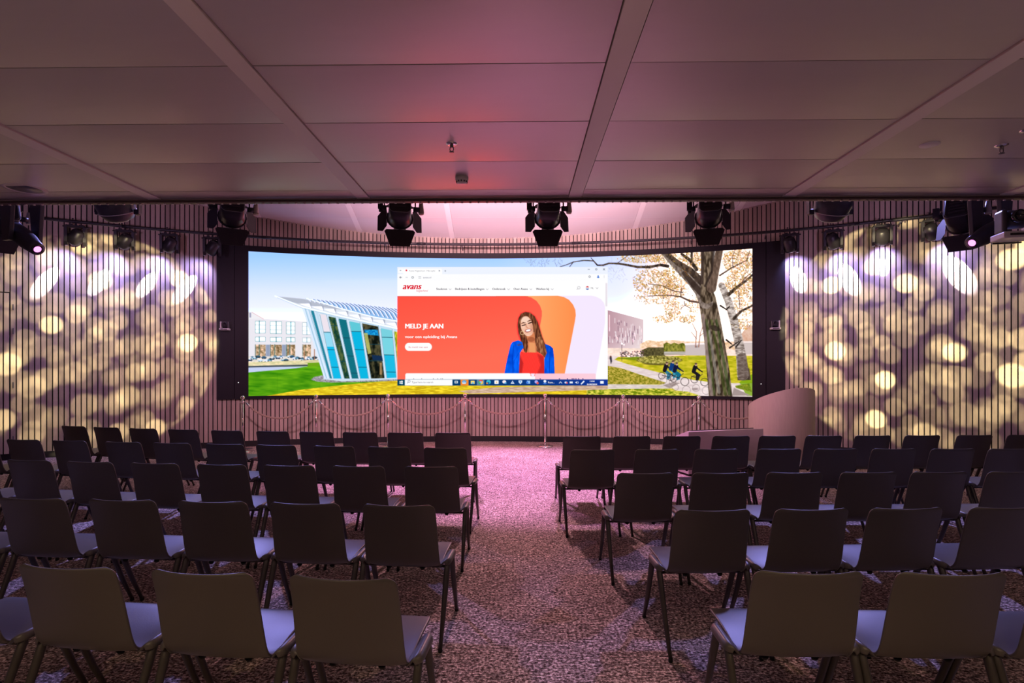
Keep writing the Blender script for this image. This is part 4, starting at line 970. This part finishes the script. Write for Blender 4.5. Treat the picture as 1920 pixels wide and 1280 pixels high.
fresnel(4, 'black theatre lamp with barn doors cut off at the left edge', 0.95, -0.45, wall_at(150, 560), -0.44, SIDE_W, SIDE_COL, 80)
fresnel(436, 'black theatre lamp with barn doors above the left edge of the screen', 0.5, -0.35, wall_at(560, 700), -0.36)
fresnel(750, 'black theatre lamp with barn doors, left of the two central lamps', 0.22, -0.35, wall_at(760, 760), -0.37)
fresnel(1028, 'black theatre lamp with barn doors facing straight ahead, right of the two central lamps', 0.0, -0.35, wall_at(1060, 760), -0.37)
fresnel(1330, 'black theatre lamp with barn doors above the right edge of the screen', -0.28, -0.35, wall_at(1320, 700), -0.36)
fresnel(1800, 'black theatre lamp with barn doors turned right beside the right moving head', -0.85, -0.45, wall_at(1740, 560), -0.42, SIDE_W, SIDE_COL, 80)

def moving_head(px, py, ldir, label, DL):
    """profile moving head hanging from the bar; (px,py) is where the lens shows, ldir the way the head points"""
    L = at(px, py, DL); d = Vector(ldir).normalized()
    piv = L - d * 0.26
    r = empty('moving_head_profile', (piv.x, piv.y, ZB)); tag(r, label, 'stage light', 'large moving heads')
    h = piv.z - ZB
    b = MB(); b.box((0, 0, -.05), (.30, .22, .10)); b.tube([(-.1, 0, .02), (-.1, DB - piv.y, .03)], .014, 8); b.tube([(.1, 0, .02), (.1, DB - piv.y, .03)], .014, 8); b.build('base', M_dark, r, .01)
    az = math.atan2(d.y, d.x) + math.pi / 2
    for k in (-1, 1):
        b = MB(); b.prism([(-.07, -.10), (.07, -.10), (.085, h * .55), (.05, h - .06), (-.05, h - .06), (-.085, h * .55)], -.02, .02, RotZ(az) @ T(k * .115, 0, 0) @ RotY(math.pi / 2) @ RotZ(math.pi / 2)); b.build('yoke_arm', M_dark, r, .006)
    Mh = T(0, 0, h) @ d.to_track_quat('Z', 'Y').to_matrix().to_4x4()
    b = MB(); b.lathe([(0, -.20), (.05, -.195), (.078, -.15), (.086, -.02), (.080, .10), (.066, .20), (.060, .26), (.052, .262)], 22, Mh); hd = b.build('head', M_dark, r)
    b = MB(); b.lathe([(.052, .262), (.046, .2635), (0, .2640)], 20, Mh); b.build('lens', M_lens, hd)
    b = MB(); b.lathe([(.030, .2645), (.026, .268), (0, .269)], 14, Mh); b.build('lamp_glow', M_pinklens, hd)
    b = MB()
    for a in range(6): b.box((.083, 0, -.10 + a * .022), (.012, .07, .008), Mh); b.box((-.083, 0, -.10 + a * .022), (.012, .07, .008), Mh)
    b.build('cooling_fin', M_black, hd)
moving_head(70, 467, (0.80, -0.30, -0.52), 'large black moving head with pink lens hanging at the left end', 4.96)
moving_head(1823, 455, (-0.84, -0.28, -0.40), 'large black moving head with pink lens hanging at the right end', 4.82)

def gobo_nodes(l, seed):
    l.use_nodes = True; nt = l.node_tree; N = nt.nodes; L = nt.links
    em = next(n for n in N if n.type == 'EMISSION')
    tc = N.new('ShaderNodeTexCoord'); sp = N.new('ShaderNodeSeparateXYZ'); L.new(tc.outputs['Normal'], sp.inputs[0])
    dx = N.new('ShaderNodeMath'); dx.operation = 'DIVIDE'; L.new(sp.outputs[0], dx.inputs[0]); L.new(sp.outputs[2], dx.inputs[1])
    dy = N.new('ShaderNodeMath'); dy.operation = 'DIVIDE'; L.new(sp.outputs[1], dy.inputs[0]); L.new(sp.outputs[2], dy.inputs[1])
    cb = N.new('ShaderNodeCombineXYZ'); L.new(dx.outputs[0], cb.inputs[0]); L.new(dy.outputs[0], cb.inputs[1])
    tot = None
    for k, (sc_, rad, amp, thr) in enumerate(((10.5, .40, .20, 0), (11.0, .40, .20, .1), (9.5, .38, .20, .1), (12.5, .38, .19, .15), (11.5, .38, .19, .25), (9.5, .36, 1.0, .72), (10.5, .34, 1.0, .76))):
        mp = N.new('ShaderNodeMapping'); mp.inputs['Location'].default_value = (seed * 3.7 + k * 5.31, seed * 1.9 + k * 7.77, 0); mp.inputs['Rotation'].default_value = (0, 0, k * 0.7)
        mp.inputs['Scale'].default_value = (sc_, sc_, 1); L.new(cb.outputs[0], mp.inputs[0])
        v = N.new('ShaderNodeTexVoronoi'); v.voronoi_dimensions = '2D'; v.inputs['Scale'].default_value = 1.0; v.inputs['Randomness'].default_value = 0.55
        L.new(mp.outputs[0], v.inputs['Vector'])
        mr = N.new('ShaderNodeMapRange'); mr.interpolation_type = 'SMOOTHSTEP'; mr.inputs[1].default_value = rad; mr.inputs[2].default_value = rad * .66; mr.inputs[3].default_value = 0; mr.inputs[4].default_value = 1
        L.new(v.outputs['Distance'], mr.inputs[0])
        sc2 = N.new('ShaderNodeSeparateColor'); L.new(v.outputs['Color'], sc2.inputs[0])
        th = N.new('ShaderNodeMapRange'); th.inputs[1].default_value = thr; th.inputs[2].default_value = 1.0; L.new(sc2.outputs[0], th.inputs[0])
        mu = N.new('ShaderNodeMath'); mu.operation = 'MULTIPLY'; L.new(mr.outputs[0], mu.inputs[0]); L.new(th.outputs[0], mu.inputs[1])
        m2 = N.new('ShaderNodeMath'); m2.operation = 'MULTIPLY_ADD'; m2.inputs[1].default_value = amp; L.new(mu.outputs[0], m2.inputs[0])
        if tot is None: m2.inputs[2].default_value = 0.0
        else: L.new(tot.outputs[0], m2.inputs[2])
        tot = m2
    L.new(tot.outputs[0], em.inputs['Strength'])

def dome_lamp(px, label, tpx, tpy, cone, seed):
    X0 = (px - CX) / F * 5.18
    r = empty('dome_projector', (X0, 5.18, ZB)); tag(r, label, 'stage light', 'rounded projector lamps')
    b = MB(); b.tube([(0, .04, .0), (0, .04, -.10)], .014, 8); b.tube([(0, .01, 0), (0, .04, .034), (0, .07, 0)], .012, 8); b.box((0, .04, -.11), (.44, .04, .014)); b.box((-.21, .04, -.25), (.014, .05, .28)); b.box((.21, .04, -.25), (.014, .05, .28)); b.build('yoke', M_black, r)
    for k in (-1, 1):
        b = MB(); b.box((k * .19, .04, -.385), (.05, .05, .05)); b.build('side_knob', M_black, r, .006)
    Mh = T(0, .02, -.36) @ RotX(0.55)
    b = MB(); b.lathe([(0, -.12), (.07, -.115), (.12, -.09), (.155, -.03), (.165, .04), (.165, .16), (0, .16)], 28, Mh); hs = b.build('housing', M_dark, r)
    b = MB(); b.tube([(.158 * math.cos(a), .158 * math.sin(a), -.022) for a in [i * math.pi / 16 for i in range(33)]], .0045, 6, False, Mh); b.build('rim', M_pale, hs)
    src = r.matrix_basis @ Vector((0, .30, -.36))
    g = spot('gobo_beam', src, wall_at(tpx, tpy), GOBO_W, (1.0, 0.85, 0.44), cone, 0.08, r, 0.01)
    gobo_nodes(g.data, seed)
dome_lamp(216, 'dark rounded projector with pale rim hanging above the left slatted wall', 196, 632, 40, 1)
dome_lamp(1561, 'dark rounded projector with pale rim hanging above the right slatted wall', 1692, 618, 43, 2)

r = ptz('pan_tilt_camera', 1.45, -1); pc = at(1902, 449, 4.35); r.location = pc; r.rotation_euler = (0, 0, -0.25)
tag(r, 'large pan-tilt camera with pale base cut off at the right edge', 'camera', 'pan-tilt cameras')
b = MB(); b.box((.17, 0, .01), (.16, .09, .02)); b.cyl((.22, 0, 0), (.22, 0, CZ - pc.z), .018); b.build('ceiling_arm', M_white, r)

# ------------------------------------------------------------------ things on the low ceiling
def ceil_at(px, py, dz=0.0):
    D = (CZ - EYE) * F / (HY - py); return Vector(((px - CX) / F * D, D, CZ + dz))
def sprinkler(px, py, label):
    r = empty('sprinkler', ceil_at(px, py)); tag(r, label, 'sprinkler', 'ceiling sprinklers')
    b = MB(); b.lathe([(.0, .0), (.038, 0), (.036, -.008), (.022, -.014), (0, -.014)], 20); b.build('escutcheon', M_chrome, r)
    b = MB(); b.lathe([(.012, -.012), (.012, -.026), (.008, -.03)], 12); b.tube([(-.01, 0, -.028), (-.012, 0, -.045), (0, 0, -.056)], .003, 6); b.tube([(.01, 0, -.028), (.012, 0, -.045), (0, 0, -.056)], .003, 6); b.build('frame', M_grey, r)
    b = MB(); b.lathe([(0, -.055), (.016, -.056), (.016, -.059), (0, -.06)], 12); b.build('deflector', M_grey, r)
sprinkler(847, 268, 'chrome sprinkler head in the ceiling above the smoke detector')
sprinkler(1878, 271, 'chrome sprinkler head in the ceiling at far right')
sprinkler(1926, 243, 'chrome sprinkler head cut off at the right edge')
r = empty('smoke_detector', ceil_at(866, 331)); tag(r, 'white smoke detector on the ceiling near its front edge', 'smoke detector')
b = MB(); b.lathe([(0, 0), (.05, 0), (.05, -.028), (.046, -.032)], 24); b.build('base', M_white, r)
b = MB(); b.lathe([(.044, -.03), (.044, -.036), (.036, -.052), (0, -.056)], 24); b.build('cap', M_white, r)
b = MB()
for a in range(12): b.box((.041, 0, -.042), (.006, .009, .011), RotZ(a * math.pi / 6))
b.build('vent_slot', M_dark, r)
r = empty('ceiling_speaker', ceil_at(46, 353)); tag(r, 'round flush ceiling speaker at the left edge', 'speaker')
b = MB(); b.lathe([(.115, .002), (.145, .002), (.145, -.004), (.12, -.007), (.112, -.004)], 32, cap=False); b.build('bezel', M_strip, r)
b = MB(); b.lathe([(0, -.0035), (.113, -.0035), (.113, .002), (0, .002)], 32); b.build('grille', M_grey, r)
r = empty('ceiling_cover_disc', ceil_at(1743, 270)); tag(r, 'small round white cover plate on the ceiling at right', 'cover plate')
b = MB(); b.lathe([(0, .001), (.056, .001), (.056, -.005), (.052, -.008), (0, -.008)], 28); b.build('disc', M_white, r)
b = MB(); b.lathe([(.056, .002), (.060, .002), (.060, -.002), (.056, -.002)], 28, cap=False); b.build('ring', M_grey, r)

# ------------------------------------------------------------------ rope barrier
RB_ = WR - 0.72
posts = [455, 592.5, 727.5, 872, 1022, 1168.5, 1310.5, 1452]
def post_at(px): q = phi_px(px, RB_); return arc(q, RB_, 0)
r0 = empty('stanchion', post_at(posts[0]))
b = MB(); b.lathe([(0, 0), (.155, 0), (.16, .008), (.15, .022), (.10, .034), (.03, .040), (0, .040)], 32); b.build('base', M_chrome, r0)
b = MB(); b.lathe([(.019, .035), (.019, .91)], 16); b.lathe([(.024, .036), (.024, .07), (.019, .074)], 16); b.build('pole', M_chrome, r0)
b = MB(); b.lathe([(.026, .885), (.028, .90), (.028, .925), (.02, .935)], 16)
for a in range(4): b.tube([Vector((math.cos(a * math.pi / 2) * x, math.sin(a * math.pi / 2) * x, z)) for x, z in ((.024, .92), (.045, .915), (.05, .90), (.04, .892))], .006, 6)
b.build('ring_collar', M_chrome, r0)
b = MB(); b.lathe([(.012, .935), (.012, .95), (.025, .957), (.036, .975), (.039, .992), (.034, 1.01), (.02, 1.024), (0, 1.028)], 20); b.build('ball_finial', M_chrome, r0)
plab = ['chrome rope post nearest the left end of the screen', 'chrome rope post, second from the left', 'chrome rope post below the browser window start button', 'chrome rope post, fourth from the left', 'chrome rope post with its round base in view at the aisle end', 'chrome rope post, third from the right', 'chrome rope post just left of the curved lectern', 'chrome rope post hidden behind the curved lectern']
sags = [.305, .285, .275, .27, .29, .30, .29]
prev = None
for i, px in enumerate(posts):
    o = r0 if i == 0 else copy_tree(r0)
    o.location = post_at(px); tag(o, plab[i], 'rope post', 'rope barrier posts')
for i in range(len(posts) - 1):
    A = post_at(posts[i]); B = post_at(posts[i + 1]); d = (B - A).normalized()
    A = A + d * .05 + Vector((0, 0, .905)); B = B - d * .05 + Vector((0, 0, .905)); mid = (A + B) / 2
    r = empty('barrier_rope', (mid.x, mid.y, .905 - sags[i])); tag(r, 'beige barrier rope between the %s and %s posts from the left' % (['first', 'second', 'third', 'fourth', 'fifth', 'sixth', 'seventh'][i], ['second', 'third', 'fourth', 'fifth', 'sixth', 'seventh', 'last'][i]), 'rope', 'barrier ropes')
    def pt(t):
        k = math.cosh(1.9 * (2 * t - 1)) / math.cosh(1.9) * 0.9 + 0.1 * (2 * t - 1) ** 2
        k0 = 1 / math.cosh(1.9) * 0.9
        return A.lerp(B, t) - Vector((0, 0, sags[i] * (1 - (k - k0) / (1 - k0)))) - Vector(r.location)
    b = MB(); b.tube([pt(.06 + .88 * k / 24) for k in range(25)], .017, 8); b.build('rope', M_rope, r)
    for t0, t1 in ((0, .075), (1, .925)):
        b = MB(); b.tube([pt(t0), pt(t0 + (t1 - t0) * .5), pt(t1)], [.010, .019, .019], 10); b.build('end_fitting', M_chrome, r)

# ------------------------------------------------------------------ lectern and desk
lx = (1464 - CX) / F * 9.0
r = empty('curved_lectern', (lx, 9.0, 0)); tag(r, 'tall half-round wooden lectern standing right of the screen', 'lectern')
RL = .505; b = MB(); R = []
n = 40
for i in range(n + 1):
    a = math.radians(-205 + 230 * i / n)
    c_, s_ = math.cos(a), math.sin(a)
    zt = 1.0 - .215 * s_ + .05 * c_
    R.append([(RL * c_, RL * s_, 0.02), (RL * c_, RL * s_, zt), ((RL - .03) * c_, (RL - .03) * s_, zt), ((RL - .03) * c_, (RL - .03) * s_, .02)])
b.rings(R, True, True, None, True)
o = b.build('curved_shell', M_lect, r)
for p in o.data.polygons: p.use_smooth = abs(p.normal.z) < .5
em_ = o.modifiers.new('edge', 'EDGE_SPLIT'); em_.split_angle = math.radians(40)
b = MB(); poly = [(.47 * math.cos(math.radians(-205 + 230 * i / 24)), .47 * math.sin(math.radians(-205 + 230 * i / 24))) for i in range(25)]; b.prism(poly, .70, .73); b.build('shelf', M_lect, r)
b = MB(); b.prism([(x * .98, y * .98) for x, y in poly], 0, .03); b.build('plinth', M_base, r)
r = empty('presenter_desk', (2.51, 7.58, 0), math.radians(17)); tag(r, 'low white desk with sloping top in front of the curved lectern', 'desk')
b = MB(); prof = [(0, .03), (0, .635), (.035, .637), (.5, .47), (.5, .03)]
b.rings([[(x, y, z) for y, z in prof] for x in (0, 1.30)], True, True, None, False); b.build('body', M_desk, r, .006)
b = MB(); b.box((.65, .25, .015), (1.24, .44, .03)); b.build('plinth', M_base, r)
b = MB(); b.box((.65, .262, .575), (1.1, .36, .012), T(0, 0, 0) @ T(.65, .262, .575) @ RotX(-.345) @ T(-.65, -.262, -.575)); b.build('top_inlay', M_grey, r)

# floor sockets
for px, py, lab in ((465, 841, 'round metal floor socket near the left end of the screen'), (719, 833, 'round metal floor socket near the middle of the rope barrier')):
    D = EYE * F / (py - HY); r = empty('floor_socket', ((px - CX) / F * D, D, 0)); tag(r, lab, 'floor socket', 'floor sockets')
    b = MB(); b.lathe([(.06, 0), (.085, 0), (.085, .006), (.07, .012), (.06, .008)], 28, cap=False); b.build('ring', M_grey, r)
    b = MB(); b.lathe([(0, 0), (.061, 0), (.061, .007), (0, .007)], 28); b.build('lid', M_dark, r)

# ------------------------------------------------------------------ chairs
def make_chair():
    r = empty('stacking_chair')
    prof = [(0.0, .800), (.003, .790), (.006, .780), (.012, .765), (.030, .715), (.052, .65), (.075, .58), (.096, .515), (.114, .465), (.130, .435), (.150, .414), (.178, .403), (.215, .402), (.27, .410), (.33, .419), (.40, .427), (.46, .433), (.50, .434), (.52, .431), (.532, .424)]
    S = [-1, -.97, -.9, -.75, -.55, -.3, 0, .3, .55, .75, .9, .97, 1]
    G = []
    for i, (y, z) in enumerate(prof):
        hw = .207 + .010 * min(1, max(0, (.80 - z) / .35)) if y < .16 else .217
        top = .80 - z; rad = .034
        if y < .1 and top < rad: hw -= rad - math.sqrt(max(0, rad * rad - (rad - top) ** 2))
        if y > .49: hw -= .012 * ((y - .49) / .042) ** 2
        bk = max(0.0, min(1.0, (z - .42) / .30)) if y < .18 else 0
        st = 1 - bk if y < .34 else max(0, 1 - (y - .34) / .15)
        G.append([(hw * s, y + .040 * bk * s * s, z + (.014 * st * abs(s) ** 3)) for s in S])
    b = MB(); b.grid(G)
    for k in (-1, 1):
        cr = [(.205, .417), (.222, .424), (.234, .438), (.243, .450), (.253, .455), (.262, .452), (.268, .442), (.270, .425)]
        ys = [.150, .165, .20, .26, .31, .335, .350]
        Q = []
        for j, y in enumerate(ys):
            f = 1 if 1 <= j <= 5 else .55
            Q.append([(k * (.205 + (x - .205) * f), y, (.414 if y < .2 else .416) + (z - .417) * f) for x, z in cr])
        b.grid(Q)
    bmesh.ops.recalc_face_normals(b.bm, faces=b.bm.faces[:])
    me = b.mesh('shell')
    o = obj('shell', me, M_shell, r)
    sd = o.modifiers.new('thickness', 'SOLIDIFY'); sd.thickness = .011; sd.offset = 0
    sb = o.modifiers.new('smooth', 'SUBSURF'); sb.levels = 1; sb.render_levels = 1
    dg = bpy.context.evaluated_depsgraph_get()
    me2 = bpy.data.meshes.new_from_object(o.evaluated_get(dg)); me2.name = 'shell'
    o.modifiers.clear(); o.data = me2
    for k in (-1, 1):
        for ya, yb, nm in ((.185, .0, 'rear'), (.315, .50, 'front')):
            b = MB(); pts = [Vector((k * .250, ya + (.02 if ya < .25 else -.02), .446)), Vector((k * .2505, ya, .425)), Vector((k * .249, ya + (yb - ya) * .12, .37)), Vector((k * .247, ya + (yb - ya) * .55, .18)), Vector((k * .246, yb, .012))]
            b.tube(pts, [.013, .017, .0175, .0145, .0105], 10); lg = b.build('leg', M_leg, r)
            b = MB(); b.lathe([(.0, 0), (.011, 0), (.0125, .006), (.0115, .022)], 10, T(k * .246, yb, 0)); b.build('glide', M_glid, lg)
        b = MB(); b.box((k * .2505, .25, .432), (.022, .13, .030)); b.build('frame_joint', M_leg, r, .006)
        b = MB(); b.cyl((k * .10, .19, .392), (k * .10, .19, .380), .016, .010, 10); b.build('stacking_pad', M_glid, r)
    for y in (.20, .31):
        b = MB(); b.cyl((-.245, y, .398), (.245, y, .398), .0085, n=8); b.build('crossbar', M_leg, r)
    return r
proto = make_chair()
rows_L = [
    ('row nearest camera', [(530, 742, 1084), (268, 470, 1072), (18, 207, 1062), (-236, -46, 1053)]),
    ('second row from camera', [(675, 814, 946.5), (499, 635, 943), (326, 460, 940), (157, 287, 936.5), (-14, 118, 934), (-180, -55, 931)]),
    ('third row from camera', [(755, 859, 874.5), (619, 720, 873), (489, 588, 872), (362, 460, 871), (237, 332, 868), (118, 207, 865), (6, 90, 862), (-105, -22, 859)]),
    ('fourth row from camera', [(792, 874, 838.5), (686, 767, 838), (582, 664, 836.5), (476, 552, 833.5), (380, 455, 832), (281, 355, 830), (190, 262, 828), (90, 160, 825.5), (5, 72, 823.5), (-78, -12, 821.5)]),
    ('row nearest screen', [(815, 882, 811), (725, 792, 810.5), (640, 706, 810), (557, 624, 809), (475, 541, 807.5), (389, 454, 806.5), (309, 369, 805), (236, 291, 803), (170, 220, 800.5), (111, 156, 798)])]
rows_R = [
    ('row nearest camera', [(1418, 1625, 1073), (1686, 1900, 1074), (1962, 2170, 1078)]),
    ('second row from camera', [(1266, 1414, 957), (1459, 1596, 952.5), (1637, 1775, 952), (1825, 1962, 951.5)]),
    ('third row from camera', [(1157, 1267, 886.5), (1301, 1407, 886), (1441, 1546, 885.5), (1581, 1685, 885), (1713, 1819, 884), (1858, 1960, 884)]),
    ('fourth row from camera', [(1070, 1155, 842.5), (1192, 1276, 842.5), (1305, 1387, 841.8), (1423, 1506, 841), (1529, 1613, 840.7), (1638, 1721, 841), (1750, 1831, 841), (1858, 1940, 841)]),
    ('row nearest screen', [(1056, 1128, 816.5), (1150, 1222, 818), (1245, 1316, 818), (1339, 1407, 817), (1426, 1495, 816.3), (1512, 1583, 816), (1604, 1675, 816), (1699, 1767, 815.7), (1800, 1863, 815), (1894, 1958, 815)])]
ordn = ['beside the aisle', 'second from aisle', 'third from aisle', 'fourth from aisle', 'fifth from aisle', 'sixth from aisle', 'seventh from aisle', 'eighth from aisle', 'ninth from aisle', 'tenth from aisle']
first = True
for side, rows in (('left', rows_L), ('right', rows_R)):
    for rl, seats in rows:
        Ds = np.array([(EYE - .80) * F / (y - HY) for _, _, y in seats])
        Xs = np.array([((a + b_) / 2 - CX) / F * d for (a, b_, _), d in zip(seats, Ds)])
        cf = np.polyfit(Xs, Ds, 2 if len(seats) > 4 else 1)
        Df = np.polyval(cf, Xs); dD = np.polyval(np.polyder(cf), Xs)
        for i, (a, b_, y) in enumerate(seats):
            D = Df[i]; X = ((a + b_) / 2 - CX) / F * D
            o = proto if first else copy_tree(proto)
            first = False
            o.location = (X, D - 0.02, 0); o.rotation_euler = (0, 0, math.atan(dD[i]) + random.uniform(-.012, .012))
            tag(o, 'dark grey chair %s of aisle, %s, %s' % (side, rl, ordn[i]), 'chair', 'rows of shell chairs')

# ------------------------------------------------------------------ added lamps out of view: above the stage and behind the camera
def added_stage_lamp(name, loc, lab, cat, tgt, watts, col, cone, blend):
    r = empty(name, loc); tag(r, lab, cat, 'added lamps above the stage')
    d = (Vector(tgt) - Vector(loc)).normalized(); Mh = d.to_track_quat('Z', 'Y').to_matrix().to_4x4()
    b = MB(); b.lathe([(0, -.12), (.07, -.11), (.10, -.06), (.11, .08), (.10, .10)], 18, Mh); b.build('housing', M_black, r)
    b = MB(); b.lathe([(.10, .098), (.06, .104), (0, .106)], 18, Mh); b.build('lens', M_pale, r)
    b = MB(); b.cyl((0, 0, .05), (0, 0, z_stage(D0s) + 0.07 - loc[2]), .012, n=8); b.build('hanger', M_black, r)
    spot('stage_beam', Vector(loc) + d * .13, tgt, watts, col, cone, blend, r, .09)
added_stage_lamp('added_magenta_lamp', (-1.3, 8.7, 4.78), 'added magenta lamp hidden above the stage, left of centre', 'stage light', (-.9, 8.0, 0), MAGENTA_W, MAGENTA_COL, 62, .35)  # added out of view for the magenta light on the stage floor
added_stage_lamp('added_magenta_lamp', (1.3, 8.6, 4.78), 'added magenta lamp hidden above the stage, right of centre', 'stage light', (.9, 7.9, 0), MAGENTA_W, MAGENTA_COL, 62, .35)
added_stage_lamp('added_blue_lamp', (-4.6, 8.2, 4.78), 'added blue lamp hidden above the left of the stage', 'stage light', (-3.4, 3.6, .4), WASH_W, WASH_COL, 62, .7)  # added out of view to put blue light on the seats
added_stage_lamp('added_blue_lamp', (4.6, 7.8, 4.78), 'added blue lamp hidden above the right of the stage', 'stage light', (3.6, 3.4, .4), WASH_W, WASH_COL, 62, .7)
added_stage_lamp('added_pink_lamp', (0.1, 8.9, 4.75), 'added pink lamp hidden above the centre of the stage', 'stage light', (0, 4.3, 0), PINK_W, PINK_COL, 46, 1.0)  # added out of view to lift the aisle floor with soft pink
r = empty('added_batten', (0, 4.86, 4.0)); tag(r, 'added pink batten light hidden on the stage side of the bulkhead', 'stage light')  # added to brighten the sloping ceiling; no such batten is in view
b = MB(); b.box((0, 0, 0), (5.0, .09, .08)); b.build('housing', M_black, r, .01)
b = MB(); b.box((0, .046, .01), (4.9, .004, .05)); b.build('lens_strip', M_pale, r)
b = MB(); b.box((-1.5, -.08, 0), (.06, .14, .05)); b.box((1.5, -.08, 0), (.06, .14, .05)); b.build('wall_arm', M_black, r)
l = bpy.data.lights.new('batten_light', 'AREA'); l.shape = 'RECTANGLE'; l.size = 4.9; l.size_y = .05; l.energy = BATTEN_W; l.color = BATTEN_COL; l.spread = math.radians(50)
lo = bpy.data.objects.new('batten_light', l); C.objects.link(lo); lo.parent = r; lo.location = (0, .06, .02); lo.rotation_mode = 'QUATERNION'; lo.rotation_quaternion = Vector((0, 5.3, 1.55)).to_track_quat('-Z', 'Y')
def downlight(x, y, lab):  # unseen lamp added to brighten and warm the nearest chair backs
    r = empty('added_downlight', (x, y, CZ)); tag(r, lab, 'ceiling light', 'added downlights behind the camera')
    b = MB(); b.lathe([(.05, 0), (.075, 0), (.075, -.008), (.055, -.010)], 20, cap=False); b.build('trim_ring', M_white, r)
    l = bpy.data.lights.new('down_fill', 'SPOT'); l.energy = DOWN_FILL_W; l.color = DOWN_FILL_COL; l.spot_size = math.radians(101); l.spot_blend = .7; l.shadow_soft_size = .05
    lo = bpy.data.objects.new('down_fill', l); C.objects.link(lo); lo.parent = r; lo.location = (0, 0, -.03)
downlight(-1.5, 0.05, 'added warm recessed downlight behind the camera, left')
downlight(1.0, 0.05, 'added warm recessed downlight behind the camera, right')

def uplighter(x, y, lab):  # unseen lamp added to brighten the low ceiling from below
    r = empty('added_uplighter', (x, y, 0)); tag(r, lab, 'floor lamp', 'added uplighters behind the camera')
    b = MB(); b.lathe([(0, 0), (.15, 0), (.15, .015), (.03, .03), (0, .03)], 24); b.build('base', M_black, r)
    b = MB(); b.cyl((0, 0, .02), (0, 0, 1.72), .014); b.build('pole', M_black, r)
    b = MB(); b.lathe([(.02, 1.70), (.10, 1.74), (.16, 1.82), (.155, 1.82), (.10, 1.755), (.02, 1.72)], 24, cap=False); b.build('bowl', M_white, r)
    spot('up_fill', (x, y, 1.84), (x, y, 4), UPLIGHT_W, UPLIGHT_COL, 165, .5, r, .06)
uplighter(-3.2, -1.2, 'added standing uplighter behind the camera, left')
uplighter(3.2, -1.2, 'added standing uplighter behind the camera, right')
